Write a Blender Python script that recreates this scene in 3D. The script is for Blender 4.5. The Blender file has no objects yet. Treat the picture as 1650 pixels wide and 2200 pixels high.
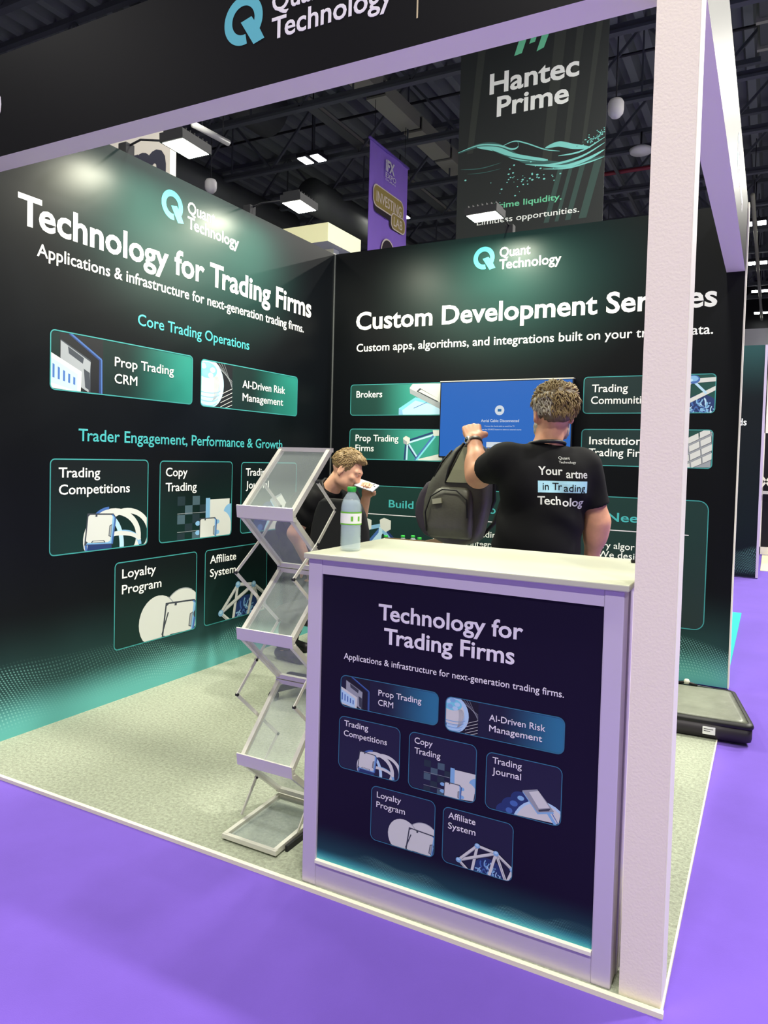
import bpy, math, random
import numpy as np
from mathutils import Vector, Matrix
from mathutils.bvhtree import BVHTree
random.seed(7)
SC = bpy.context.scene
COL = SC.collection
# ------------------------------------------------------------------ camera
cam_d = bpy.data.cameras.new('camera')
cam = bpy.data.objects.new('camera', cam_d); COL.objects.link(cam)
cam.location = (3.1946, -4.9286, 1.3913)
cam.rotation_euler = (1.534846, -0.026699, 0.478208)
cam_d.sensor_fit = 'VERTICAL'; cam_d.sensor_height = 36.0; cam_d.sensor_width = 27.0
cam_d.lens = 1543.5 / 2200 * 36
cam_d.shift_x = -35.0 / 2200; cam_d.shift_y = -60.0 / 2200
cam_d.clip_end = 200
SC.camera = cam
# ------------------------------------------------------------------ world, exposure
world = bpy.data.worlds.new('hall_air'); SC.world = world; world.use_nodes = True
bg = world.node_tree.nodes['Background']
bg.inputs[0].default_value = (1.0, 0.97, 0.90, 1); bg.inputs[1].default_value = 0.26
SC.view_settings.view_transform = 'Standard'; SC.view_settings.look = 'None'
SC.view_settings.gamma = 1.0; SC.view_settings.use_curve_mapping = False
SC.view_settings.exposure = -0.25
HALL_W = 74.0
KEY_W = 310.0     # the lamp straight above the front edge
BACK_W = 480.0    # lamps over the aisle behind the viewer
RIGHT_W = 760.0   # unseen lamp row added to brighten the right-hand aisle      # watts of one hall lamp
FLOOD_W = 30.0     # watts of one booth floodlight
HALL_COL = (1.0, 0.97, 0.88)
FLOOD_COL = (1.0, 0.985, 0.76)
KEY_COL = (1.0, 0.99, 0.80)
# booth measures (metres): back wall on y=0, left wall on x=0, front edge at y=-D
W, D, H, HB = 3.0, 3.015, 3.015, 2.60

# ------------------------------------------------------------------ helpers
def lin(c):
    return tuple(((v/255)/12.92 if v/255 <= .04045 else ((v/255+.055)/1.055)**2.4) for v in c)
MATS = {}
def mat(name, rgb, rough=.5, metal=0., spec=.5, emit=0., bump=0., bscale=200., bdist=.002, var=0., vscale=8., trans=0., ior=1.45, alpha=1., coat=0., sheen=0.):
    if name in MATS: return MATS[name]
    m = bpy.data.materials.new(name); m.use_nodes = True; MATS[name] = m
    nt = m.node_tree; p = nt.nodes['Principled BSDF']
    col = lin(rgb)
    p.inputs['Base Color'].default_value = (*col, 1)
    p.inputs['Roughness'].default_value = rough; p.inputs['Metallic'].default_value = metal
    p.inputs['Specular IOR Level'].default_value = spec; p.inputs['IOR'].default_value = ior
    p.inputs['Transmission Weight'].default_value = trans; p.inputs['Alpha'].default_value = alpha
    p.inputs['Coat Weight'].default_value = coat; p.inputs['Sheen Weight'].default_value = sheen
    if emit:
        p.inputs['Emission Color'].default_value = (*col, 1); p.inputs['Emission Strength'].default_value = emit
    tc = nt.nodes.new('ShaderNodeTexCoord')
    if bump or var:
        nz = nt.nodes.new('ShaderNodeTexNoise'); nt.links.new(tc.outputs['Object'], nz.inputs['Vector'])
        nz.inputs['Scale'].default_value = bscale if bump else vscale; nz.inputs['Detail'].default_value = 4
        if bump:
            b = nt.nodes.new('ShaderNodeBump'); b.inputs['Strength'].default_value = bump; b.inputs['Distance'].default_value = bdist
            nt.links.new(nz.outputs['Fac'], b.inputs['Height']); nt.links.new(b.outputs['Normal'], p.inputs['Normal'])
        if var:
            n2 = nt.nodes.new('ShaderNodeTexNoise'); nt.links.new(tc.outputs['Object'], n2.inputs['Vector'])
            n2.inputs['Scale'].default_value = vscale; n2.inputs['Detail'].default_value = 5; n2.inputs['Roughness'].default_value = .65
            r = nt.nodes.new('ShaderNodeValToRGB'); nt.links.new(n2.outputs['Fac'], r.inputs['Fac'])
            r.color_ramp.elements[0].position = .32; r.color_ramp.elements[1].position = .68
            r.color_ramp.elements[0].color = (*[c*(1-var) for c in col], 1)
            r.color_ramp.elements[1].color = (*[min(1, c*(1+var)) for c in col], 1)
            nt.links.new(r.outputs['Color'], p.inputs['Base Color'])
    return m

class G:
    """small node-graph writer"""
    def __init__(s, m): s.nt = m.node_tree
    def _in(s, sock, v):
        if isinstance(v, (int, float)): sock.default_value = v
        elif isinstance(v, tuple): sock.default_value = (*v, 1) if len(v) == 3 and sock.type == 'RGBA' else v
        else: s.nt.links.new(v, sock)
    def m(s, op, a, b=0., c=None):
        n = s.nt.nodes.new('ShaderNodeMath'); n.operation = op
        s._in(n.inputs[0], a); s._in(n.inputs[1], b)
        if c is not None: s._in(n.inputs[2], c)
        return n.outputs[0]
    def ramp(s, v, a, b, lo=0., hi=1.):
        n = s.nt.nodes.new('ShaderNodeMapRange'); n.interpolation_type = 'SMOOTHSTEP'
        s._in(n.inputs['Value'], v); n.inputs['From Min'].default_value = a; n.inputs['From Max'].default_value = b
        n.inputs['To Min'].default_value = lo; n.inputs['To Max'].default_value = hi
        return n.outputs[0]
    def mix(s, f, a, b):
        n = s.nt.nodes.new('ShaderNodeMix'); n.data_type = 'RGBA'
        s._in(n.inputs[0], f); s._in(n.inputs[6], a); s._in(n.inputs[7], b)
        return n.outputs[2]
    def coords(s, kind='Object'):
        t = s.nt.nodes.new('ShaderNodeTexCoord'); x = s.nt.nodes.new('ShaderNodeSeparateXYZ')
        s.nt.links.new(t.outputs[kind], x.inputs[0]); return x.outputs[0], x.outputs[1], x.outputs[2]

def printed_wall(name, axis, base, glow, teal, rough, scale=1., gu=1.5, gv=2.72, gr=1.25, flip=0., z0=0., wave_h=1.):
    """vinyl print: near-black with a faint teal glow behind the headline, a teal foot and waves of dots over it"""
    m = mat(name, (10, 10, 10), rough, spec=.21); g = G(m)
    c = g.coords(); u = c[axis]; v = c[2]
    if axis == 1: u = g.m('ADD', u, D)
    v = g.m('MULTIPLY', g.m('SUBTRACT', v, z0), 1/scale); u = g.m('MULTIPLY', u, 1/scale)
    w1 = g.m('MULTIPLY', g.m('SINE', g.m('MULTIPLY_ADD', u, 2.6, .4+flip)), .075*wave_h)
    w2 = g.m('MULTIPLY', g.m('SINE', g.m('MULTIPLY_ADD', u, 6.1, 1.1+flip)), .035*wave_h)
    w = g.m('ADD', w1, w2); vv = g.m('SUBTRACT', v, w)
    du = g.m('SUBTRACT', u, gu); dv = g.m('SUBTRACT', v, gv)
    r = g.m('SQRT', g.m('ADD', g.m('MULTIPLY', du, du), g.m('MULTIPLY', g.m('MULTIPLY', dv, dv), 2.2)))
    col = g.mix(g.ramp(r, 0., gr, 1., 0.), lin(base), lin(glow))
    col = g.mix(g.ramp(v, 0.0, .62, .5, 0.), col, lin(tuple(x*.62 for x in teal)))
    col = g.mix(g.ramp(v, .03, .24, 1., 0.), col, lin(teal))
    s = .018
    vv = g.m('ADD', vv, g.m('MULTIPLY', g.m('SINE', g.m('ADD', g.m('MULTIPLY', u, 7.3), g.m('MULTIPLY', v, 19.))), .018))
    a = g.m('SUBTRACT', g.m('FRACT', g.m('DIVIDE', g.m('ADD', u, g.m('MULTIPLY', vv, .5)), s)), .5)
    b = g.m('SUBTRACT', g.m('FRACT', g.m('DIVIDE', vv, s*.72)), .5)
    d = g.m('ADD', g.m('MULTIPLY', a, a), g.m('MULTIPLY', g.m('MULTIPLY', b, b), .6))
    dot = g.ramp(d, .035, .07, 1., 0.)
    msk = g.m('MULTIPLY', g.ramp(vv, .30*wave_h, .24*wave_h), g.ramp(v, .02, .10))
    soft = g.ramp(g.m('SINE', g.m('MULTIPLY_ADD', u, 3.7, 2.+flip)), -.9, .6, .25, 1.)
    col = g.mix(g.m('MULTIPLY', g.m('MULTIPLY', dot, msk), g.m('MULTIPLY', soft, .5)), col, lin((150, 215, 205)))
    p = m.node_tree.nodes['Principled BSDF']; m.node_tree.links.new(col, p.inputs['Base Color'])
    return m

def card_mat(name, base, far, mode):
    """printed card fill, gradient along the card's own u / v"""
    m = mat(name, base, .38); g = G(m); c = g.coords('UV')
    if mode == 'wide': f = g.ramp(c[0], .45, 1.03)
    elif mode == 'mid': f = g.m('MULTIPLY', g.ramp(c[0], .25, .75), 1.)
    else: f = g.ramp(c[1], 1., -.1)
    col = g.mix(f, lin(base), lin(far))
    m.node_tree.links.new(col, m.node_tree.nodes['Principled BSDF'].inputs['Base Color'])
    return m

class Frame:
    def __init__(s, o, u, v, sc=1.):
        s.o = Vector(o); s.u = Vector(u); s.v = Vector(v); s.n = s.u.cross(s.v); s.sc = sc
    def __call__(s, a, b, d=0.): return s.o + s.u*a + s.v*b + s.n*d

_tc = {}
def text_geo(body, weight, space=1.):
    key = (body, weight, space)
    if key in _tc: return _tc[key]
    cu = bpy.data.curves.new('t', 'FONT'); cu.body = body; cu.size = 1; cu.resolution_u = 3
    cu.bevel_depth = weight; cu.bevel_resolution = 0; cu.fill_mode = 'FRONT' if weight == 0 else 'BOTH'
    cu.space_character = space
    for i, ch in enumerate(body[:-1]):
        if ch == 'T' and body[i+1] in 'reao': cu.body_format[i].kerning = -6
    ob = bpy.data.objects.new('t', cu); COL.objects.link(ob)
    bpy.context.view_layer.update()
    me = bpy.data.meshes.new_from_object(ob.evaluated_get(bpy.context.evaluated_depsgraph_get()))
    co = [v.co.copy() for v in me.vertices]; fa = [tuple(p.vertices) for p in me.polygons]
    bpy.data.objects.remove(ob); bpy.data.curves.remove(cu); bpy.data.meshes.remove(me)
    _tc[key] = (co, fa); return co, fa
def _cap():
    co, _ = text_geo('H', 0.); return max(c.y for c in co)-min(c.y for c in co)
CAP = _cap()

class MB:
    """mesh builder: collects shapes with materials and links them as one mesh object"""
    def __init__(s): s.v = []; s.f = []; s.mi = []; s.sm = []; s.uv = []; s.mats = []
    def _m(s, m):
        if m not in s.mats: s.mats.append(m)
        return s.mats.index(m)
    def add(s, vs, fs, m, smooth=False, uvs=None):
        b = len(s.v); i = s._m(m); s.v.extend(tuple(v) for v in vs)
        for f in fs:
            s.f.append(tuple(b+k for k in f)); s.mi.append(i); s.sm.append(smooth)
            s.uv.append([uvs[k] for k in f] if uvs else None)
        return s
    def poly(s, pts, m, uvs=None): return s.add(pts, [tuple(range(len(pts)))], m, uvs=uvs)
    def box(s, lo, hi, m, rot=None, piv=None, bev=0.):
        x0, y0, z0 = lo; x1, y1, z1 = hi
        if bev > 0:
            vs = []; fs = []
            import bmesh
            bm = bmesh.new(); bmesh.ops.create_cube(bm, size=1.)
            for v in bm.verts: v.co = Vector(((x0+x1)/2+v.co.x*(x1-x0), (y0+y1)/2+v.co.y*(y1-y0), (z0+z1)/2+v.co.z*(z1-z0)))
            bmesh.ops.bevel(bm, geom=list(bm.edges), offset=bev, segments=2, profile=.6, affect='EDGES')
            bm.verts.index_update(); vs = [v.co.copy() for v in bm.verts]; fs = [[v.index for v in f.verts] for f in bm.faces]; bm.free()
        else:
            vs = [Vector(p) for p in ((x0,y0,z0),(x1,y0,z0),(x1,y1,z0),(x0,y1,z0),(x0,y0,z1),(x1,y0,z1),(x1,y1,z1),(x0,y1,z1))]
            fs = [(0,3,2,1),(4,5,6,7),(0,1,5,4),(1,2,6,5),(2,3,7,6),(3,0,4,7)]
        if rot is not None:
            pv = Vector(piv) if piv else Vector(((x0+x1)/2, (y0+y1)/2, (z0+z1)/2)); vs = [pv+rot@(v-pv) for v in vs]
        return s.add(vs, fs, m)
    def bar(s, a, b, w, h, m, up=(0,0,1)):
        a = Vector(a); b = Vector(b); d = (b-a).normalized(); upv = Vector(up)
        if abs(d.dot(upv)) > .98: upv = Vector((1,0,0))
        r = d.cross(upv).normalized(); q = r.cross(d)
        vs = [p+r*sx*w/2+q*sz*h/2 for p in (a, b) for sx, sz in ((-1,-1),(1,-1),(1,1),(-1,1))]
        return s.add(vs, [(3,2,1,0),(4,5,6,7),(0,1,5,4),(1,2,6,5),(2,3,7,6),(3,0,4,7)], m)
    def tube(s, pts, r, m, n=8, caps=True):
        pts = [Vector(p) for p in pts]; rs = r if isinstance(r, (list, tuple)) else [r]*len(pts); vs = []; fs = []
        prev = None
        for i, p in enumerate(pts):
            d = (pts[min(i+1, len(pts)-1)]-pts[max(i-1, 0)]).normalized()
            if prev is None:
                up = Vector((0,0,1)) if abs(d.z) < .9 else Vector((1,0,0)); x = d.cross(up).normalized()
            else:
                x = prev-d*prev.dot(d); x = x.normalized() if x.length > 1e-6 else d.orthogonal().normalized()
            prev = x; y = d.cross(x)
            vs += [p+(x*math.cos(2*math.pi*k/n)+y*math.sin(2*math.pi*k/n))*rs[i] for k in range(n)]
        for i in range(len(pts)-1):
            for k in range(n): fs.append((i*n+k, i*n+(k+1) % n, (i+1)*n+(k+1) % n, (i+1)*n+k))
        if caps: fs.append(tuple(reversed(range(n)))); fs.append(tuple((len(pts)-1)*n+k for k in range(n)))
        return s.add(vs, fs, m, smooth=True)
    def lathe(s, prof, m, c=(0,0,0), n=24, mats=None):
        c = Vector(c); vs = []
        for r, z in prof: vs += [c+Vector((r*math.cos(2*math.pi*k/n), r*math.sin(2*math.pi*k/n), z)) for k in range(n)]
        for i in range(len(prof)-1):
            pass
        fs = [(i*n+k, i*n+(k+1) % n, (i+1)*n+(k+1) % n, (i+1)*n+k) for i in range(len(prof)-1) for k in range(n)]
        return s.add(vs, fs, m, smooth=True)
    def loft(s, rings, m, cap=True, smooth=True):
        n = len(rings[0]); vs = [p for r in rings for p in r]
        fs = [(i*n+k, i*n+(k+1) % n, (i+1)*n+(k+1) % n, (i+1)*n+k) for i in range(len(rings)-1) for k in range(n)]
        if cap: fs += [tuple(reversed(range(n))), tuple((len(rings)-1)*n+k for k in range(n))]
        return s.add(vs, fs, m, smooth)
    # ---- flat print on a frame
    def rrect(s, fr, u0, v0, u1, v1, r, m, d=0., n=6):
        pts = []; 
        for cx, cy, a0 in ((u1-r, v0+r, -90), (u1-r, v1-r, 0), (u0+r, v1-r, 90), (u0+r, v0+r, 180)):
            for k in range(n+1):
                a = math.radians(a0+90*k/n); pts.append((cx+r*math.cos(a), cy+r*math.sin(a)))
        uv = [((p[0]-u0)/(u1-u0), (p[1]-v0)/(v1-v0)) for p in pts]
        return s.poly([fr(p[0], p[1], d) for p in pts], m, uv)
    def rring(s, fr, u0, v0, u1, v1, r, t, m, d=0., n=6):
        A = []; B = []
        for cx, cy, a0 in ((u1-r, v0+r, -90), (u1-r, v1-r, 0), (u0+r, v1-r, 90), (u0+r, v0+r, 180)):
            for k in range(n+1):
                a = math.radians(a0+90*k/n); A.append(fr(cx+r*math.cos(a), cy+r*math.sin(a), d)); B.append(fr(cx+(r-t)*math.cos(a), cy+(r-t)*math.sin(a), d))
        N = len(A); return s.add(A+B, [(k, (k+1) % N, N+(k+1) % N, N+k) for k in range(N)], m)
    def text(s, fr, body, u0, u1, v, cap, m, weight=.012, d=.001, space=1., thick=.0003):
        """lettering: baseline at v, cap height `cap`, stretched between u0 and u1 (u1=None: natural width)"""
        co, fa = text_geo(body, weight, space)
        x0 = min(c.x for c in co); x1 = max(c.x for c in co); sy = cap/CAP
        sx = sy if u1 is None else (u1-u0)/(x1-x0)
        zs = [c.z for c in co]; zm = max(zs) or 1.
        vs = [fr(u0+(c.x-x0)*sx, v+c.y*sy, d+thick*(c.z/zm if zm > 1e-6 else 0)) for c in co]
        return s.add(vs, fa, m)
    def build(s, name, parent=None, loc=None):
        me = bpy.data.meshes.new(name); off = Vector(loc) if loc is not None else Vector((0,0,0))
        me.from_pydata([Vector(v)-off for v in s.v], [], s.f); 
        for m in s.mats: me.materials.append(m)
        me.polygons.foreach_set('material_index', s.mi); me.polygons.foreach_set('use_smooth', s.sm)
        if any(u is not None for u in s.uv):
            ul = me.uv_layers.new(name='UVMap')
            for p, u in zip(me.polygons, s.uv):
                if u:
                    for li, q in zip(p.loop_indices, u): ul.data[li].uv = q
        me.update()
        o = bpy.data.objects.new(name, me); COL.objects.link(o); o.location = off
        if parent is not None: attach(o, parent)
        return o

def attach(o, parent):
    """parent without moving: every builder works in world coordinates"""
    o.parent = parent
    pm = Matrix.Translation(parent_world(parent))
    o.location = Vector(o.location)-parent_world(parent)
def parent_world(p):
    w = Vector((0,0,0))
    while p is not None: w += Vector(p.location); p = p.parent
    return w
def tag(o, label, cat, group=None, kind=None):
    if label: o['label'] = label
    if cat: o['category'] = cat
    if group: o['group'] = group
    if kind: o['kind'] = kind
    return o
def thing(name, loc, label, cat, group=None):
    o = bpy.data.objects.new(name, None); COL.objects.link(o); o.location = loc; o.empty_display_size = .1
    return tag(o, label, cat, group)
def structure(o, label=None):
    o['kind'] = 'structure'
    if label: o['label'] = label
    return o

# ------------------------------------------------------------------ organic surfaces: smooth union of rounded shapes, meshed by surface nets
def rc(a, ra, b, rb, k=.03, cap=False): return ('rc', np.array(a, float), ra, np.array(b, float), rb, k, cap)
def el(c, r, R=None, k=.03): return ('el', np.array(c, float), np.array(r, float), np.eye(3) if R is None else np.array(R), k)
def bxp(c, h, R=None, rd=.02, k=.02): return ('bx', np.array(c, float), np.array(h, float), np.eye(3) if R is None else np.array(R), rd, k)
def cut(p): return ('cut', p)
def _bb(p):
    if p[0] == 'rc': return np.minimum(p[1]-p[2], p[3]-p[4]), np.maximum(p[1]+p[2], p[3]+p[4])
    if p[0] == 'el': e = np.sqrt(((p[3]*p[2])**2).sum(1)); return p[1]-e, p[1]+e
    e = np.abs(p[3]) @ (p[2]+p[4]); return p[1]-e, p[1]+e
def _dist(p, X):
    if p[0] == 'rc':
        a, ra, b, rb = p[1:5]; ba = b-a; t = ((X-a) @ ba)/(ba @ ba); tt = np.clip(t, 0, 1)
        d = np.linalg.norm(X-a-tt[..., None]*ba, axis=-1)-(ra+(rb-ra)*tt)
        if p[6]:
            L = np.linalg.norm(ba); d = np.maximum(d, (t-1)*L)
        return d
    if p[0] == 'el':
        q = (X-p[1]) @ p[3]; k0 = np.linalg.norm(q/p[2], axis=-1); k1 = np.linalg.norm(q/p[2]**2, axis=-1)
        return k0*(k0-1)/np.maximum(k1, 1e-6)
    q = np.abs((X-p[1]) @ p[3])-p[2]
    return np.linalg.norm(np.maximum(q, 0), axis=-1)+np.minimum(q.max(-1), 0)-p[4]
def sdf_mesh(prims, h, disp=None):
    us = [p for p in prims if p[0] != 'cut']
    lo = np.min([_bb(p)[0] for p in us], 0)-4*h; hi = np.max([_bb(p)[1] for p in us], 0)+4*h
    n = np.ceil((hi-lo)/h).astype(int)+1
    F = np.full(n, 1e3, np.float32)
    for p in prims:
        neg = p[0] == 'cut'; q = p[1] if neg else p
        k = q[5] if q[0] in ('rc', 'bx') else q[4]
        a, b = _bb(q); mg = k+4*h
        i0 = np.maximum(np.floor((a-mg-lo)/h).astype(int), 0); i1 = np.minimum(np.ceil((b+mg-lo)/h).astype(int)+1, n)
        if (i1 <= i0).any(): continue
        ax = [lo[j]+h*np.arange(i0[j], i1[j]) for j in range(3)]
        X = np.stack(np.meshgrid(*ax, indexing='ij'), -1); d = _dist(q, X).astype(np.float32)
        sl = tuple(slice(i0[j], i1[j]) for j in range(3)); f = F[sl]
        if neg: hh = np.clip(.5-.5*(f+d)/k, 0, 1); F[sl] = f+( -d-f)*hh+k*hh*(1-hh)
        else: hh = np.clip(.5+.5*(f-d)/k, 0, 1); F[sl] = f+(d-f)*hh-k*hh*(1-hh)
    if disp is not None:
        ax = [lo[j]+h*np.arange(n[j]) for j in range(3)]
        near = np.abs(F) < .08
        idx = np.argwhere(near); F[near] += disp(lo+h*idx).astype(np.float32)
    ins = F < 0
    cs = np.zeros(np.array(F.shape)-1, np.int8)
    for dx in (0, 1):
        for dy in (0, 1):
            for dz in (0, 1): cs += ins[dx:F.shape[0]-1+dx, dy:F.shape[1]-1+dy, dz:F.shape[2]-1+dz]
    act = (cs > 0) & (cs < 8); cells = np.argwhere(act); idm = np.full(act.shape, -1, np.int64); idm[act] = np.arange(len(cells))
    acc = np.zeros((len(cells), 3)); cnt = np.zeros(len(cells))
    E = []
    for d in range(3):
        o = [j for j in range(3) if j != d]
        for s1 in (0, 1):
            for s2 in (0, 1):
                off = np.zeros(3, int); off[o[0]] = s1; off[o[1]] = s2
                c0 = cells+off; c1 = c0.copy(); c1[:, d] += 1
                f0 = F[tuple(c0.T)]; f1 = F[tuple(c1.T)]; x = (f0 < 0) != (f1 < 0)
                t = np.where(x, f0/(f0-f1+1e-12), 0); pt = c0.astype(float); pt[:, d] += t
                acc[x] += pt[x]; cnt[x] += 1
    V = lo+h*acc/np.maximum(cnt, 1)[:, None]
    Q = []
    for d in range(3):
        o = [(d+1) % 3, (d+2) % 3]
        s0 = [slice(None)]*3; s0[d] = slice(0, -1); s1 = [slice(None)]*3; s1[d] = slice(1, None)
        a = ins[tuple(s0)]; b = ins[tuple(s1)]; e = np.argwhere(a != b)
        e = e[(e[:, o[0]] > 0) & (e[:, o[1]] > 0) & (e[:, o[0]] < n[o[0]]-1) & (e[:, o[1]] < n[o[1]]-1)]
        fl = ins[tuple(e.T)]
        def cid(da, db):
            c = e.copy(); c[:, o[0]] -= da; c[:, o[1]] -= db; return idm[tuple(c.T)]
        q = np.stack([cid(1, 1), cid(0, 1), cid(0, 0), cid(1, 0)], 1)
        q[~fl] = q[~fl][:, ::-1]; Q.append(q)
    return V, np.concatenate(Q)
def organic(name, prims, h, m, parent=None, disp=None):
    V, Q = sdf_mesh(prims, h, disp)
    me = bpy.data.meshes.new(name); me.from_pydata(V.tolist(), [], Q.tolist()); me.materials.append(m)
    me.polygons.foreach_set('use_smooth', [True]*len(me.polygons)); me.update()
    o = bpy.data.objects.new(name, me); COL.objects.link(o)
    if parent is not None: attach(o, parent)
    return o
def Rz(a): c, s = math.cos(a), math.sin(a); return np.array([[c,-s,0],[s,c,0],[0,0,1.]])
def Rx(a): c, s = math.cos(a), math.sin(a); return np.array([[1,0,0],[0,c,-s],[0,s,c]])
def Ry(a): c, s = math.cos(a), math.sin(a); return np.array([[c,0,s],[0,1,0],[-s,0,c]])
# ------------------------------------------------------------------ materials of the place
M_purple = mat('purple_carpet', (109, 80, 184), .95, spec=.1, bump=.25, bscale=350, bdist=.002, var=.07, vscale=1.3, sheen=.2)
M_grey = mat('grey_green_carpet', (154, 160, 142), 1., spec=.05, bump=.9, bscale=130, bdist=.006, var=.26, vscale=75)
M_teal_c = mat('teal_carpet', (60, 205, 178), .95, spec=.1, bump=.3, bscale=350)
M_trim = mat('carpet_tape', (238, 232, 205), .6)
M_white = mat('white_panel', (240, 234, 222), .55)
M_whitebump = mat('white_woodchip', (240, 231, 212), .7, bump=.30, bscale=150, bdist=.002)
M_cream = mat('cream_edge', (240, 238, 218), .5)
M_alu = mat('satin_aluminium', (222, 220, 210), .36, metal=.35)
M_alup = mat('silver_powder_frame', (208, 200, 212), .42, metal=.25)
M_black = mat('black_plastic', (14, 14, 16), .4)
M_dark = mat('dark_steel', (30, 31, 35), .6, metal=.2)
M_tx = mat('print_white', (244, 246, 240), .45)
M_txg = mat('print_grey_white', (226, 222, 228), .45)
M_cy = mat('print_cyan', (76, 190, 192), .4)
M_cy2 = mat('print_cyan_muted', (92, 176, 190), .45)
M_ct = mat('print_teal_text', (68, 172, 174), .4)
M_bd = mat('print_card_border', (62, 150, 148), .4)
M_bdb = mat('print_card_border_blue', (52, 112, 140), .4)
M_wl = printed_wall('print_wall_left', 1, (9, 12, 16), (30, 62, 58), (98, 176, 172), .36)
M_wb = printed_wall('print_wall_back', 0, (9, 12, 15), (28, 60, 56), (98, 176, 172), .36, flip=2.1)
M_fascia = mat('print_black_satin', (18, 18, 21), .42, spec=.16)
A = dict(w=mat('art_white', (208, 211, 204), .45), g=mat('art_grey', (150, 156, 160), .45), d=mat('art_dark', (58, 64, 72), .45),
         k=mat('art_black', (16, 18, 24), .45), b=mat('art_light_blue', (128, 178, 214), .45), s=mat('art_sky', (176, 212, 232), .45),
         n=mat('art_navy', (32, 54, 104), .45), m=mat('art_mid_blue', (66, 104, 168), .45), c=mat('art_aqua', (120, 206, 220), .45),
         q=mat('art_shade_square', (30, 48, 54), .45), p=mat('art_pale_square', (70, 94, 104), .45))
# ------------------------------------------------------------------ floor
fl = MB(); fl.poly([(-30, -14, -.012), (30, -14, -.012), (30, 34, -.012), (-30, 34, -.012)], M_purple)
structure(fl.build('floor'), 'purple exhibition hall carpet')
cp = MB(); cp.box((0, -D-.006, -.012), (W-.004, -.03, 0.), M_grey)
booth_carpet = cp.build('booth_carpet'); tag(booth_carpet, 'grey-green needle felt carpet covering the booth floor', 'carpet')
tr = MB(); tr.box((-.06, -D-.020, -.012), (W+.004, -D-.005, .002), M_trim); tr.box((W-.005, -D-.006, -.012), (W+.001, -.03, .001), M_trim)
structure(tr.build('trim_1'))
tc_ = MB(); tc_.box((.2, .07, -.012), (2.985, 2.67, -.004), M_teal_c)
tag(tc_.build('teal_carpet'), 'bright teal carpet patch on the purple floor behind the back wall', 'carpet')
# ------------------------------------------------------------------ wall and fascia graphics
FL = Frame((0, 0, 0), (0, 1, 0), (0, 0, 1))        # left wall seen from inside: u=y, v=z
FB = Frame((0, 0, 0), (1, 0, 0), (0, 0, 1))        # back wall: u=x, v=z
FF = Frame((0, -D, 0), (1, 0, 0), (0, 0, 1))       # front fascia
FS = Frame((2.996, 0, 0), (0, 1, 0), (0, 0, 1))    # outer side of the side beam

def logo(mb, fr, u, v, s, mq, mt, txt=True, d=.001):
    """open ring with a diagonal tail; s = ring height"""
    cx, cy = u+.46*s, v+.53*s; ro, ri = .47*s, .275*s; n = 40
    a0, a1 = math.radians(-66), math.radians(-66+322-18)
    a0, a1 = math.radians(-32), math.radians(282)
    A_ = []; B_ = []
    for k in range(n+1):
        a = a0+(a1-a0)*k/n; A_.append(fr(cx+ro*math.cos(a), cy+ro*math.sin(a), d)); B_.append(fr(cx+ri*math.cos(a), cy+ri*math.sin(a), d))
    mb.add(A_+B_, [(k, k+1, n+2+k, n+1+k) for k in range(n)], mq)
    P = lambda x, y: fr(u+x*s, v+y*s, d+.0002)
    mb.poly([P(.40, .50), P(.72, 0.02), P(.98, .08), P(.86, .29), P(.66, .56)], mq)
    if txt:
        mb.text(fr, 'Quant', u+1.15*s, u+2.47*s, v+.50*s, .385*s, mt, .016, d)
        mb.text(fr, 'Technology', u+1.15*s, u+3.76*s, v+.0*s, .385*s, mt, .016, d)

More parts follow.
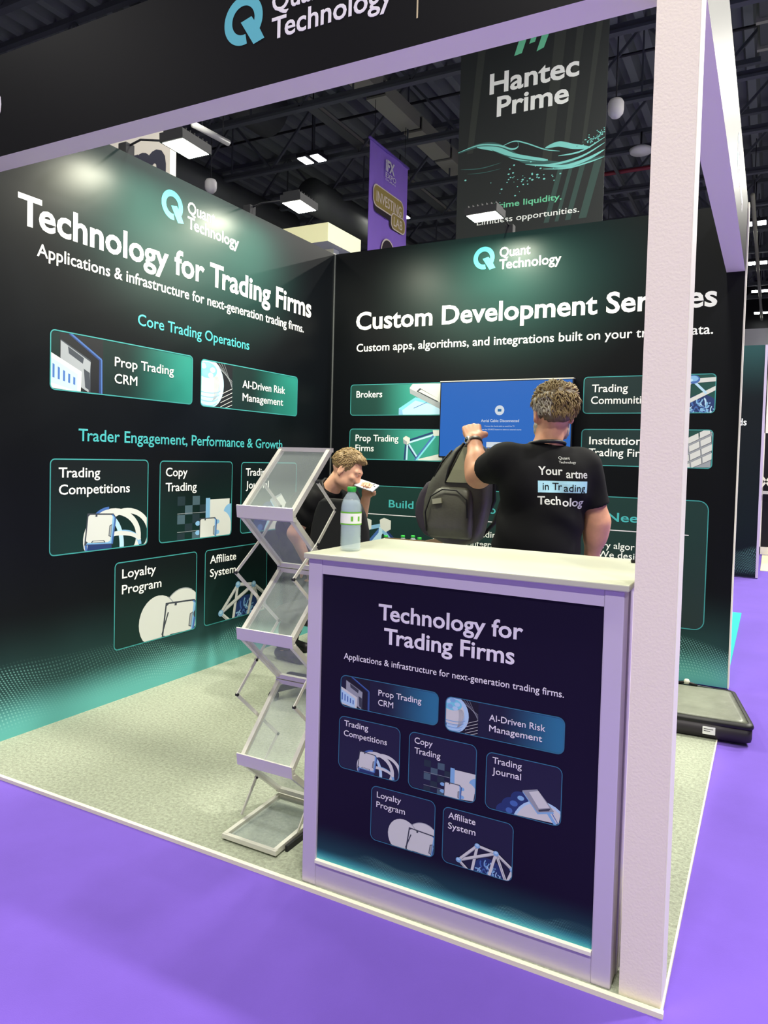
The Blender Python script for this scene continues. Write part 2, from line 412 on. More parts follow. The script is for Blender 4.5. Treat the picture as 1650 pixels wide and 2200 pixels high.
def clip(poly, w, h):
    def cl(P, f, g):
        out = []
        for i in range(len(P)):
            a, b = P[i-1], P[i]; fa, fb = f(a), f(b)
            if (fa >= 0) != (fb >= 0): t = fa/(fa-fb); out.append((a[0]+(b[0]-a[0])*t, a[1]+(b[1]-a[1])*t))
            if fb >= 0: out.append(b)
        return out
    for f in (lambda p: p[0], lambda p: w-p[0], lambda p: p[1], lambda p: h-p[1]):
        if len(poly) < 3: return []
        poly = cl(poly, f, None)
    return poly
class Art:
    """flat printed picture in a card of w x h (unit: card height), clipped to the card"""
    def __init__(s, mb, fr, u, v, w, h, r=0.): s.r = max(r, .06*h); s.mb, s.fr, s.u, s.v, s.w, s.h = mb, fr, u, v, w, h; s.d = .0005; s.ins = .012*h
    def P(s, pts, c, up=True):
        k = s.h; q = clip([(x*k, y*k) for x, y in pts], s.w-s.ins, s.h-s.ins)
        q = [(max(s.ins, x), max(s.ins, y)) for x, y in q]
        # keep out of the rounded corners
        if len(q) >= 3:
            r = s.r; out = []
            for x, y in q:
                for cx, cy in ((r, r), (s.w-r, r), (s.w-r, s.h-r), (r, s.h-r)):
                    dx, dy = x-cx, y-cy
                    if dx*(1 if cx > s.w/2 else -1) > 0 and dy*(1 if cy > s.h/2 else -1) > 0 and math.hypot(dx, dy) > r*.93:
                        l = math.hypot(dx, dy)/(r*.93); x, y = cx+dx/l, cy+dy/l
                out.append((x, y))
            s.mb.poly([s.fr(s.u+x, s.v+y, s.d) for x, y in out], A[c])
        if up: s.d += .00003
    def line(s, a, b, t, c):
        dx, dy = b[0]-a[0], b[1]-a[1]; l = math.hypot(dx, dy) or 1; nx, ny = -dy/l*t/2, dx/l*t/2
        s.P([(a[0]-nx, a[1]-ny), (b[0]-nx, b[1]-ny), (b[0]+nx, b[1]+ny), (a[0]+nx, a[1]+ny)], c)
    def circ(s, x, y, rx, ry, c, n=28, a0=0, a1=360):
        s.P([(x+rx*math.cos(math.radians(a0+(a1-a0)*k/n)), y+ry*math.sin(math.radians(a0+(a1-a0)*k/n))) for k in range(n)], c)
    def arc(s, x, y, rx, ry, t, c, a0=0, a1=360, n=30, rot=0.):
        R = math.radians(rot); f = lambda a, q: (x+(rx+q)*math.cos(a)*math.cos(R)-(ry+q)*math.sin(a)*math.sin(R), y+(rx+q)*math.cos(a)*math.sin(R)+(ry+q)*math.sin(a)*math.cos(R))
        for k in range(n):
            b0, b1 = math.radians(a0+(a1-a0)*k/n), math.radians(a0+(a1-a0)*(k+1)/n)
            s.P([f(b0, t/2), f(b1, t/2), f(b1, -t/2), f(b0, -t/2)], c, up=False)
        s.d += .00003
    def clipboard(s, x, y, w, h, sk=0., c='w'):
        q = lambda a, b: (x+a*w+b*sk*w, y+b*h-a*sk*h*.6)
        s.P([q(-.05, -.09), q(1.12, -.09), q(1.16, .9), q(1.02, 1.05), q(-.05, 1.05)], 'd'); s.P([q(0, -.07), q(1.12, -.07), q(1.14, .88), q(1.0, 1.03)], 'm'); s.P([q(.02, -.05), q(1.05, -.05), q(1.08, .92), q(.95, 1.)], 'b')
        s.P([q(.0, .06), q(.1, 0), q(.9, 0), q(1, .06), q(1, .94), q(.93, 1), q(.07, 1), q(0, .94)], c)
        s.P([q(.2, -.01), q(.8, -.01), q(.74, .07), q(.26, .07)], 'd'); s.P([q(.25, .005), q(.75, .005), q(.7, .05), q(.3, .05)], 'w')
        s.P([q(.9, .22), q(1.01, .18), q(1.01, .66), q(.9, .6)], 'd'); s.P([q(.925, .24), q(1., .215), q(1., .63), q(.925, .58)], 'g')
        s.P([q(.28, .93), q(.36, .93), q(.36, 1.01), q(.28, 1.01)], 'd')
    def globe(s, x, y, r):
        s.circ(x, y, r, r, 'n')
        rnd = random.Random(3)
        for k in range(44):
            a = rnd.uniform(0, 6.28); q = r*rnd.uniform(.15, .98)
            s.arc(x+q*math.cos(a)*.75, y+q*math.sin(a)*.75, r*.26, r*.14, r*rnd.uniform(.05, .1), rnd.choice('mbmnbsm'), rnd.uniform(0, 120), rnd.uniform(160, 330), 8, rnd.uniform(0, 180))
    # ---- the pictures
    def crm(s):
        s.P([(.18, 1.02), (1.05, .98), (1.08, -.05), (.18, -.05)], 'k'); s.P([(.36, 1.02), (1.02, .62), (1.02, -.02), (.98, -.02), (.98, .6), (.36, .96)], 'n')
        s.line((.36, 1.0), (1.03, .62), .03, 'm'); s.line((1.03, .62), (1.04, -.05), .03, 'm')
        s.P([(.2, .86), (.8, .58), (.8, .0), (.2, .24)], 'd'); s.P([(.2, .84), (.8, .55), (.76, .02), (.2, .3)], 'g')
        s.P([(.34, .76), (.66, .6), (.64, .5), (.36, .64)], 'd'); s.P([(.66, .42), (.78, .36), (.77, .06), (.69, .1)], 'd')
        s.P([(0, .62), (.62, .36), (.6, -.02), (0, -.02)], 'w'); s.P([(0, .54), (.54, .31), (.53, .0), (0, .12)], 's')
        for k in range(5): s.P([(.05+.1*k, .44-.045*k), (.09+.1*k, .425-.045*k), (.09+.1*k, .2-.02*k), (.05+.1*k, .21-.02*k)], 'm')
        s.P([(0, .12), (.62, -.02), (.62, -.1), (0, -.1)], 'w')
    def brain(s):
        s.P([(0, 1.02), (1., 1.02), (1., -.02), (0, -.02)], 'k')
        for k in range(5): s.line((.3+.1*k, 1.02), (1.0, .62-.04*k), .008, 'g')
        s.circ(.26, .5, .46, .52, 's'); s.circ(.22, .56, .36, .38, 'w'); s.circ(.2, .78, .3, .17, 'c')
        for k, (x, y) in enumerate(((.08, .86), (.22, .9), (.36, .8), (.14, .72), (.3, .68))): s.circ(x, y, .085, .06, 'b' if k % 2 else 's')
        for k in range(5): s.arc(.22, .40-.09*k, .40-.04*k, .10, .022, 'b', 190, 350, 14)
        for k in range(6): s.arc(.24+.02*k, .46, .34-.05*k, .34, .01, 'g', 290, 400, 10)
        for k in range(6): s.line((.62, .30-.09*k), (1.0, .46-.09*k), .012, 'w')
    def rings(s):
        s.arc(.80, .12, .36, .30, .07, 'w', -40, 230); s.arc(.98, .14, .34, .28, .06, 'w', -60, 200); s.arc(.92, .02, .26, .16, .05, 'b', 0, 200)
        s.arc(.70, .03, .22, .34, .06, 's', -30, 120); s.arc(.86, .05, .32, .12, .05, 'w', 10, 200); s.arc(.74, .1, .30, .36, .03, 'm', 90, 200)
        s.circ(.62, .02, .16, .2, 'n'); s.clipboard(.44, .10, .32, .3, .1)
    def copies(s):
        for i in range(4):
            for j in range(5):
                if (i+j) % 2 == 0: s.P([(.30+.13*i, -.02+.115*j), (.43+.13*i, -.02+.115*j), (.43+.13*i, .095+.115*j), (.30+.13*i, .095+.115*j)], 'p' if (i*3+j) % 4 == 2 else 'q')
        s.line((.30, .34), (.80, .34), .006, 'g'); s.line((.30, .11), (.74, .11), .006, 'g')
        s.P([(.88, .5), (1.26, .5), (1.26, .0), (.88, .0)], 'w'); s.P([(.80, .52), (.88, .52), (.88, .1), (.80, .1)], 'b'); s.circ(1.28, .3, .14, .13, 'b'); s.circ(1.1, .12, .2, .22, 'w')
        for a, b in ((.66, .2), (.66, .08), (1.02, .2), (1.02, .06)): s.circ(a, b, .045, .03, 'b')
        s.clipboard(.70, -.02, .27, .27, .02)
    def journal(s):
        for x, y, r in ((.5, .14, .2), (.62, .3, .16), (.4, .02, .2)): s.circ(x, y, r, r*.8, 'n')
        s.circ(.52, .2, .07, .05, 'm'); s.circ(.64, .32, .06, .04, 'b'); s.circ(.44, .06, .06, .05, 'm')
        s.circ(1.02, -.16, .52, .52, 's'); s.circ(1.02, -.18, .48, .5, 'w'); s.line((1.0, .34), (1.32, -.1), .05, 'b'); s.line((1.08, .34), (1.32, 0.), .02, 'm')
        s.P([(.66, .44), (.92, .52), (1.22, .2), (.94, .12)], 'b'); s.P([(.66, .46), (.92, .54), (1.22, .23), (.94, .15)], 'g'); s.P([(.78, .46), (.94, .52), (1.14, .28), (.96, .22)], 'w'); s.P([(.95, .2), (1.16, .27), (1.13, .22), (.96, .17)], 'd')
    def coins(s):
        s.circ(1.06, .26, .32, .3, 'w'); s.arc(1.06, .26, .32, .3, .012, 'g', 60, 160); s.circ(.66, .22, .30, .31, 'w'); s.arc(.66, .22, .3, .31, .012, 'g', -60, 60)
        s.clipboard(.74, .0, .46, .4, .12); s.line((.82, .3), (.72, .04), .02, 'd'); s.circ(1.3, .2, .05, .05, 'd')
    def dome(s):
        s.globe(.86, .0, .29)
        N = [(.32, .12), (.66, .46), (1.0, .42), (1.30, .22), (.56, -.08), (1.2, -.06), (.86, -.1)]
        for a, b in ((0, 1), (1, 2), (2, 3), (0, 2), (0, 4), (1, 4), (2, 6), (2, 5), (3, 5)): s.line(N[a], N[b], .05, 'w'); 
        for a, b in ((0, 1), (1, 2), (2, 3), (0, 2), (0, 4), (2, 5)): s.line((N[a][0]+.01, N[a][1]-.02), (N[b][0]+.01, N[b][1]-.02), .012, 'g')
        for x, y in N[:4]: s.circ(x, y, .05, .045, 'b'); s.circ(x, y+.012, .03, .022, 's')
    def boxes(s):
        s.P([(1.78, .22), (2.35, .56), (3.6, .3), (3.6, -.1), (1.78, -.1)], 'c'); s.P([(1.9, .16), (2.35, .46), (3.4, .2), (3.3, -.1), (1.95, -.1)], 's'); s.P([(1.78, .22), (1.9, .16), (1.95, -.1), (1.78, -.1)], 'b'); s.line((2.3, .22), (2.9, .46), .02, 'm')
        s.P([(2.14, .86), (2.3, 1.05), (3.6, 1.05), (3.6, .0), (2.16, .68)], 'g'); s.P([(2.14, .84), (2.3, 1.05), (3.6, 1.05), (3.6, .22), (2.3, .76)], 'w'); s.P([(2.38, .74), (2.5, .84), (3.2, .46), (3.1, .4)], 'd'); s.P([(2.45, .74), (2.54, .8), (3.2, .46), (3.14, .42)], 'w')
    def struts(s):
        s.u += .035
        s.P([(2.1, -.02), (3.6, .35), (3.6, -.05), (2.1, -.05)], 'w')
        for a, b, c in (((1.98, .62), (2.96, .92), 'n'), ((1.98, .55), (2.96, .84), 's'), ((2.0, .5), (2.35, .05), 'n'), ((2.05, .52), (2.4, .05), 's'), ((2.9, .8), (2.22, -.05), 'm'), ((2.96, .78), (2.28, -.05), 'c'), ((1.94, .55), (1.9, -.05), 'n'), ((2.0, .5), (1.98, -.05), 's')): s.line(a, b, .055, c)
        s.P([(1.84, .72), (1.94, .78), (2.08, .72), (2.08, .56), (1.98, .5), (1.86, .54)], 'w'); s.P([(1.86, .54), (1.98, .5), (1.98, .6), (1.84, .68)], 'g'); s.P([(2.86, 1.0), (3.1, 1.05), (3.1, .8), (2.9, .78)], 'w')
    def community(s):
        s.globe(2.98, .02, .46); s.line((2.2, .1), (2.78, .86), .07, 'w'); s.line((2.78, .82), (3.4, .86), .11, 'w'); s.line((2.3, .1), (3.4, .68), .10, 'w'); s.line((2.8, .8), (3.1, .5), .06, 's'); s.line((2.2, .5), (2.4, -.1), .08, 'w'); s.circ(2.78, .86, .16, .11, 'm'); s.circ(2.78, .88, .12, .07, 'b'); s.circ(2.72, .84, .05, .04, 's')
    def keys(s):
        s.P([(2.3, .5), (3.4, 1.0), (3.4, -.1), (2.3, -.1)], 'g')
        for i in range(5):
            for j in range(4):
                x = 2.22+.27*i+.03*j; y = .34+.14*i-.21*j; s.P([(x, y), (x+.25, y+.13), (x+.235, y+.30), (x-.015, y+.17)], 'd'); s.P([(x, y+.01), (x+.24, y+.135), (x+.225, y+.29), (x-.015, y+.165)], 'w')
    def molecule(s):
        for a, b, c in (((.05, .36), (.3, .42), 'b'), ((.05, .1), (.3, .38), 'm'), ((.1, .1), (.33, .36), 's'), ((.3, .42), (.62, .12), 'n'), ((.33, .36), (.6, .06), 'b'), ((.3, .4), (.24, -.1), 's'), ((.02, .38), (.2, -.1), 'n')): s.line(a, b, .05, c)
        for x, y in ((.08, .42), (.36, .43), (.64, .1)): s.P([(x-.08, y+.06), (x-.02, y+.09), (x+.08, y+.06), (x+.08, y-.05), (x+.01, y-.09), (x-.07, y-.04)], 'w')

CW = card_mat('card_green_wide', (14, 36, 34), (40, 134, 120), 'wide'); CM = card_mat('card_green_mid', (26, 62, 56), (54, 150, 134), 'mid'); CS = card_mat('card_green_small', (7, 17, 18), (9, 42, 38), 'down')
CR = card_mat('card_green_right', (24, 46, 46), (28, 78, 70), 'wide'); CB = card_mat('card_green_big', (22, 52, 48), (26, 44, 44), 'down')
BW = card_mat('card_blue_wide', (18, 24, 44), (40, 116, 148), 'wide'); BS = card_mat('card_blue_small', (22, 25, 48), (24, 30, 50), 'down')

def card(fr, box, fill, border, pic, lines, tm, r=.028, t=.006, weight=.010, parent=None, name='graphic_card', mb=None, lay=.0003):
    """one printed card: fill, outline, picture and its lettering (a sub-part on walls)"""
    u0, v0, u1, v1 = box; own = mb is None; mb = mb or MB(); h = v1-v0
    mb.rrect(fr, u0, v0, u1, v1, r, fill, lay)
    if pic:
        a = Art(mb, fr, u0, v0, u1-u0, h, r); a.d = lay+.0002; getattr(a, pic)()
    mb.rring(fr, u0, v0, u1, v1, r, t, border, .0016)
    tmb = MB() if own else mb
    for body, a, b, v, cap in lines: tmb.text(fr, body, a, b, v, cap, tm, weight, .0018)
    if own:
        o = mb.build(name, parent)
        if lines: tmb.build('card_lettering', o)
        return o

# ------------------------------------------------------------------ left wall
b = MB(); b.box((-.06, -D, 0), (0, 0, H), M_white); wl = b.build('wall_left'); structure(wl, 'booth side wall printed black and teal')
b = MB(); b.poly([FL(-D, 0, .0002), FL(0, 0, .0002), FL(0, H, .0002), FL(-D, H, .0002)], M_wl); b.build('printed_skin', wl)
b = MB(); b.text(FL, 'Technology for Trading Firms', -2.735, -.318, 2.452, .137, M_tx, .022); b.build('headline_lettering', wl)
b = MB(); b.text(FL, 'Applications & infrastructure for next-generation trading firms.', -2.635, -.413, 2.322, .060, M_tx, .010); b.build('subtitle_lettering', wl)
b = MB(); b.text(FL, 'Core Trading Operations', -2.01, -1.043, 2.10, .062, M_ct, .010); b.text(FL, 'Trader Engagement, Performance & Growth', -2.39, -.65, 1.437, .062, M_ct, .010); b.build('section_lettering', wl)
b = MB(); logo(b, FL, -1.846, 2.747, .18, M_cy, M_tx); b.build('logo', wl)
CAP5 = .050
card(FL, (-2.56, 1.686, -1.575, 1.986), CW, M_bd, 'crm', [('Prop Trading', -2.166, -1.733, 1.850, CAP5), ('CRM', -2.166, -2.009, 1.759, CAP5)], M_tx, parent=wl)
card(FL, (-1.504, 1.684, -.476, 1.980), CW, M_bd, 'brain', [('AI-Driven Risk', -1.107, -.631, 1.839, CAP5), ('Management', -1.104, -.652, 1.751, CAP5)], M_tx, parent=wl)
card(FL, (-2.555, .852, -1.918, 1.344), CS, M_bd, 'rings', [('Trading', -2.505, -2.253, 1.248, CAP5), ('Competitions', -2.503, -2.052, 1.161, CAP5)], M_tx, parent=wl)
card(FL, (-1.832, .850, -1.192, 1.340), CS, M_bd, 'copies', [('Copy', -1.784, -1.607, 1.247, CAP5), ('Trading', -1.784, -1.525, 1.157, CAP5)], M_tx, parent=wl)
card(FL, (-1.104, .848, -.466, 1.337), CS, M_bd, 'journal', [('Trading', -1.055, -.803, 1.243, CAP5), ('Journal', -1.052, -.80, 1.155, CAP5)], M_tx, parent=wl)
card(FL, (-2.150, .281, -1.511, .773), CS, M_bd, 'coins', [('Loyalty', -2.098, -1.850, .680, CAP5), ('Program', -2.098, -1.806, .591, CAP5)], M_tx, parent=wl)
card(FL, (-1.440, .279, -.803, .770), CS, M_bd, 'dome', [('Affiliate', -1.393, -1.139, .679, CAP5), ('System', -1.391, -1.140, .592, CAP5)], M_tx, parent=wl)
# ------------------------------------------------------------------ back wall
b = MB(); b.box((-.06, 0, 0), (W, .06, H), M_white); wb = b.build('wall_back'); structure(wb, 'booth rear wall printed black and teal')
b = MB(); b.poly([FB(0, 0, .0002), FB(W, 0, .0002), FB(W, H, .0002), FB(0, H, .0002)], M_wb); b.build('printed_skin', wb)
b = MB(); b.text(FB, 'Custom Development Services', .213, 2.845, 2.400, .132, M_tx, .022); b.build('headline_lettering', wb)
b = MB(); b.text(FB, 'Custom apps, algorithms, and integrations built on your trading data.', .223, 2.829, 2.226, .060, M_tx, .010); b.build('subtitle_lettering', wb)
b = MB(); logo(b, FB, 1.20, 2.764, .172, M_cy, M_tx); b.build('logo', wb)
card(FB, (.178, 1.721, 1.006, 1.967), CM, M_bd, 'boxes', [('Brokers', .233, .467, 1.864, CAP5)], M_tx, parent=wb)
card(FB, (.178, 1.374, 1.006, 1.617), CM, M_bd, 'struts', [('Prop Trading', .234, .620, 1.519, CAP5), ('Firms', .235, .403, 1.440, CAP5)], M_tx, parent=wb)
card(FB, (2.030, 1.727, 2.860, 1.977), CR, M_bd, 'community', [('Trading', 2.088, 2.324, 1.873, CAP5), ('Communities', 2.084, 2.475, 1.793, CAP5)], M_tx, parent=wb)
card(FB, (2.027, 1.376, 2.856, 1.624), CR, M_bd, 'keys', [('Institutional', 2.082, 2.478, 1.521, CAP5), ('Trading Firms', 2.081, 2.50, 1.442, CAP5)], M_tx, parent=wb)
big = MB(); card(FB, (.178, .343, 2.848, 1.173), CB, M_bd, None, [], M_tx, r=.062, t=.006, mb=big)
a = Art(big, FB, .30, .60, .55, .62); a.d = .0008; a.molecule()
big.box((.29, -.0012, .944), (2.735, -.0006, .950), M_txg)
bc = big.build('graphic_card', wb)
b = MB()
b.text(FB, 'Build', .550, .765, 1.007, .057, M_ct, .012); b.text(FB, 'You', 1.315, 1.475, 1.007, .057, M_ct, .012); b.text(FB, 'Need', 2.218, 2.478, 1.007, .057, M_ct, .012)
for body, u0, u1, v in (('n trading', 1.212, 1.475, .832), ('to pla', .93, 1.09, .760), ('n integratio', 1.19, 1.50, .760), ('ary algor', 2.165, 2.405, .822), ('We desig', 2.165, 2.44, .760)): b.text(FB, body, u0, u1, v, .043, M_tx, .006)
b.text(FB, '.', 2.70, None, .515, .043, M_tx, .006)
b.build('card_lettering', bc)
# profiles: corner joint, wall end
b = MB(); b.box((0, -.008, 0), (.008, 0, H), mat('joint_grey', (120, 124, 124), .4, metal=.5)); structure(b.build('trim_2'))
b = MB(); b.box((W-.003, -.006, 0), (W+.006, .06, H), M_cream); structure(b.build('trim_3'))
# ------------------------------------------------------------------ post and fascia beams
b = MB(); b.box((2.891, -D, 0), (2.994, -D+.105, HB), M_whitebump)
b.box((2.9935, -D+.004, 0), (2.9965, -D+.10, HB), M_cream)
post = b.build('white_post'); tag(post, 'white woodchip-textured corner post beside the counter', 'post')
b = MB(); z0, z1 = HB, H
def beam(mb, lo, hi, faces):
    (x0, y0, a), (x1, y1, c) = lo, hi
    F = {'front': [(x0,y0,a),(x1,y0,a),(x1,y0,c),(x0,y0,c)], 'back': [(x1,y1,a),(x0,y1,a),(x0,y1,c),(x1,y1,c)], 'right': [(x1,y0,a),(x1,y1,a),(x1,y1,c),(x1,y0,c)], 'left': [(x0,y1,a),(x0,y0,a),(x0,y0,c),(x0,y1,c)], 'top': [(x0,y0,c),(x1,y0,c),(x1,y1,c),(x0,y1,c)], 'bottom': [(x0,y1,a),(x1,y1,a),(x1,y0,a),(x0,y0,a)]}
    for k, p in F.items(): mb.poly(p, faces.get(k, M_white))
beam(b, (0, -D, z0), (2.996, -D+.105, z1), {'front': M_fascia, 'right': M_fascia})
fb_ = b.build('front_fascia_beam'); tag(fb_, 'black front fascia beam lettered with the large ring logo', 'beam')
b = MB(); logo(b, FF, 1.492, 2.742, .172, M_cy2, M_txg); b.build('logo', fb_)
b = MB(); b.box((2.2175, -D-.0012, 2.677), (2.2225, -D-.0004, 2.95), mat('print_gold_line', (190, 176, 140), .5)); b.build('divider_line', fb_)
b = MB(); b.text(FF, '0', .225, .298, 2.760, .105, M_txg, .014); b.build('stand_number', fb_)
b = MB(); beam(b, (2.891, -D+.105, z0), (2.996, 0, z1), {'right': M_fascia, 'left': M_fascia})
sb_ = b.build('side_fascia_beam'); tag(sb_, 'side fascia beam running from the white post to the rear wall', 'beam')
b = MB(); logo(b, FS, -1.32, 2.757, .17, M_cy2, M_txg); b.build('logo', sb_)
# ------------------------------------------------------------------ floodlights on the wall tops
M_lamp = mat('lit_diode_panel', (255, 253, 236), .5, emit=40.)
def flood(name, base, head, label):
    """LED floodlight on a long arm clamped to a wall top; its own light sits in its lens"""
    base = Vector(base); head = Vector(head); t = thing(name, base, label, 'floodlight', 'floodlights on the wall tops')
    d = (head-base); d.z = 0; d.normalize(); s = Vector((-d.y, d.x, 0))
    b = MB(); b.box(base+Vector((-.03, -.03, -.04)), base+Vector((.03, .03, .03)), M_dark, bev=.004); b.build('clamp', t)
    b = MB(); b.tube([base+Vector((0, 0, .015)), base+d*.1+Vector((0, 0, .04)), head-d*.09+Vector((0, 0, .035))], .006, M_dark); b.build('arm', t)
    tilt = (d*.04+Vector((0, 0, -1))).normalized(); e = s.cross(tilt)
    P = lambda a, c, q: head+s*a+e*c+tilt*q
    b = MB()
    hw, hd = .115, .075
    pts = [P(x*hw, y*hd, q) for q in (-.03, .018) for x, y in ((-1,-1),(1,-1),(1,1),(-1,1))]
    b.add(pts, [(3,2,1,0),(0,1,5,4),(1,2,6,5),(2,3,7,6),(3,0,4,7),(4,5,6,7)], M_dark)
    for k in range(7): b.bar(P(-.1+.033*k, -.06, -.04), P(-.1+.033*k, .06, -.04), .004, .022, M_dark)
    hs = b.build('housing', t)
    b = MB(); b.poly([P(-hw*.9, -hd*.88, .019), P(hw*.9, -hd*.88, .019), P(hw*.9, hd*.88, .019), P(-hw*.9, hd*.88, .019)], M_lamp); b.build('lens', hs)
    L = bpy.data.lights.new('flood_glow', 'AREA'); L.shape = 'RECTANGLE'; L.size = .2; L.size_y = .13; L.energy = FLOOD_W; L.color = FLOOD_COL
    o = bpy.data.objects.new('flood_glow', L); COL.objects.link(o); o.location = P(0, 0, .024)
    o.rotation_euler = tilt.to_track_quat('-Z', 'Y').to_euler(); attach(o, t)
    return t
flood('floodlight', (-.03, -2.078, H+.03), (.38, -2.05, 3.01), 'glaring floodlight on a long arm over the left wall, nearer the front fascia')
flood('floodlight', (-.03, -1.03, H+.03), (.36, -1.0, 3.045), 'glaring floodlight on a long arm over the left wall, nearer the rear corner')
flood('floodlight', (1.46, .03, H+.03), (1.432, -.40, 3.025), 'glaring floodlight over the rear wall, in front of the hanging dark banner')
# ------------------------------------------------------------------ counter
X0, X1, Y0, Y1, CT = 1.880, 2.868, -3.014, -2.50, 1.062
cnt = thing('promo_counter', (2.375, -2.755, 0), 'white and silver promotion counter with a dark printed front', 'counter')
b = MB()
fw, fb2, ft = .052, .092, .046      # frame widths: sides, foot, head
for x0, x1 in ((X0, X0+fw), (X1-fw, X1)):
    b.box((x0, Y0, 0), (x1, Y0+(.058 if x0 < 2.4 else .066), CT), M_alup, bev=.004)
    b.box((x0, Y1-.045, 0), (x1, Y1, CT), M_alup, bev=.004)
b.box((X0+fw, Y0+.002, .0), (X1-fw, Y0+.045, fb2-.014), M_alup); b.box((X0+fw, Y0+.002, CT-ft), (X1-fw, Y0+.045, CT), M_alup)
b.box((X1-.02, Y0+.064, .0), (X1-.004, Y0+.072, CT), M_dark); b.box((X1-.03, Y0+.070, 0), (X1+.004, Y0+.11, CT), M_alup)
b.build('frame', cnt)
b = MB(); b.box((X0+fw, Y0-.006, fb2-.014), (X1-fw, Y0+.04, fb2-.004), M_cream); lip = b.build('lower_lip', cnt); lip['label'] = 'pale yellow lip under the printed front'
b = MB(); b.box((X0+.004, Y0+.045, .02), (X0+.012, Y1-.045, CT-.002), M_white); b.build('side_panel', cnt)
b = MB(); b.box((X1-.012, Y0+.1, .02), (X1-.004, Y1-.045, CT-.002), M_white); b.build('side_panel', cnt)
b = MB(); b.box((X0-.012, Y0-.012, CT), (X1+.012, Y1+.012, CT+.018), mat('counter_top_white', (188, 190, 168), .35), bev=.003); b.build('top_slab', cnt)
M_pc = printed_wall('print_counter', 0, (20, 16, 36), (22, 20, 40), (70, 176, 190), .3, scale=.23, gu=99., flip=1.3, z0=fb2-.02, wave_h=.9)
k = lambda x, z: (3.195+(x-3.195)*1.0159, 1.391+(z-1.391)*1.0159)   # measured on a plane 3 cm further out
FC = Frame((0, Y0+.008, 0), (1, 0, 0), (0, 0, 1))
b = MB(); b.poly([FC(X0+fw, fb2-.004), FC(X1-fw, fb2-.004), FC(X1-fw, CT-ft), FC(X0+fw, CT-ft)], M_pc); pn = b.build('front_panel', cnt); pn['label'] = 'midnight blue printed front sheet'
b = MB()
def T(body, a, c, z, cap, w): (xa, zz), (xb, _) = k(a, z), k(c, z); b.text(FC, body, xa, xb, zz, cap*1.016, M_txg, w)
T('Technology for', 2.154, 2.607, .903, .046, .020); T('Trading Firms', 2.175, 2.585, .832, .046, .020); b.build('headline_lettering', pn)
b = MB(); T('Applications & infrastructure for next-generation trading firms.', 2.035, 2.725, .764, .0185, .008); b.build('subtitle_lettering', pn)
def C_(x0, z0, x1, z1, fill, pic, lines):
    m_ = MB(); (a, c), (d, e) = k(x0, z0), k(x1, z1)
    card(FC, (a, c, d, e), fill, M_bdb, pic, [(s_, k(p, 0)[0], k(q, 0)[0], k(0, z)[1], .0178) for s_, p, q, z in lines], M_txg, r=.020, t=.0025, weight=.008, mb=m_)
    return m_.build('graphic_card', pn)
C_(2.026, .615, 2.361, .714, BW, 'crm', [('Prop Trading', 2.161, 2.306, .671), ('CRM', 2.161, 2.213, .641)])
C_(2.383, .609, 2.731, .710, BW, 'brain', [('AI-Driven Risk', 2.517, 2.678, .663), ('Management', 2.518, 2.670, .633)])
C_(2.024, .420, 2.240, .585, BS, 'rings', [('Trading', 2.043, 2.129, .555), ('Competitions', 2.042, 2.195, .524)])
C_(2.269, .415, 2.484, .584, BS, 'copies', [('Copy', 2.287, 2.346, .551), ('Trading', 2.288, 2.372, .521)])
C_(2.512, .413, 2.729, .575, BS, 'journal', [('Trading', 2.531, 2.616, .545), ('Journal', 2.531, 2.615, .515)])
C_(2.145, .223, 2.361, .392, BS, 'coins', [('Loyalty', 2.165, 2.248, .358), ('Program', 2.164, 2.262, .328)])
C_(2.385, .222, 2.599, .387, BS, 'dome', [('Affiliate', 2.402, 2.486, .355), ('System', 2.402, 2.487, .325)])
# ------------------------------------------------------------------ water bottles
M_pet = mat('clear_bottle_plastic', (214, 230, 238), .07, alpha=.30, spec=.8)
M_cap = mat('green_cap', (46, 168, 62), .4); M_lab = mat('bottle_label_white', (236, 238, 232), .4); M_labg = mat('bottle_label_green', (110, 184, 56), .4)
def bottle(loc, label, group=None):
    t = thing('water_bottle', loc, label, 'bottle', group); c = Vector(loc)
    prof = [(0, .004), (.018, .0015), (.030, 0), (.0335, .006)]
    for i in range(9):
        z = .014+i*.0078; prof += [(.0345, z), (.0325, z+.0038)]
    prof += [(.0345, .086), (.0338, .092), (.0338, .128), (.0345, .132), (.0345, .140), (.0325, .155), (.027, .172), (.0185, .186), (.0135, .192), (.0132, .199)]
    b = MB(); b.lathe(prof, M_pet, c, 28); body = b.build('bottle_body', t)
    b = MB(); b.lathe([(0, .0085), (.030, .0075), (.0315, .02), (.0315, .13), (.0305, .15), (.026, .168), (0, .168)], mat('bottled_water', (190, 214, 224), .05, alpha=.34, spec=.6), c, 24); b.build('water', body)
    b = MB(); b.lathe([(.0352, .088), (.0352, .0925)], M_labg, c, 28); b.lathe([(.0352, .0925), (.0352, .1255)], M_lab, c, 28); b.lathe([(.0352, .1255), (.0352, .1305)], M_labg, c, 28)
    for a in (-60, -20, 130):
        for q in range(3): b.lathe([(.0354, .101+q*.007), (.0354, .104+q*.007)], M_labg, c, 28) if False else None
        ar = math.radians(a); p0 = [c+Vector((.0355*math.cos(ar+e), .0355*math.sin(ar+e), z)) for z in (.100, .116) for e in (0, .22)]
        b.add(p0, [(0, 1, 3, 2)], M_labg)
    b.build('paper_label', t)
    b = MB(); b.lathe([(0, .2125), (.013, .2125), (.0148, .2105), (.0148, .1975), (.0135, .195), (0, .195)], M_cap, c, 24); b.build('cap', t)
    return t
bottle((1.927+.03, -2.885, CT+.018), 'water bottle with green cap standing alone on the counter top')
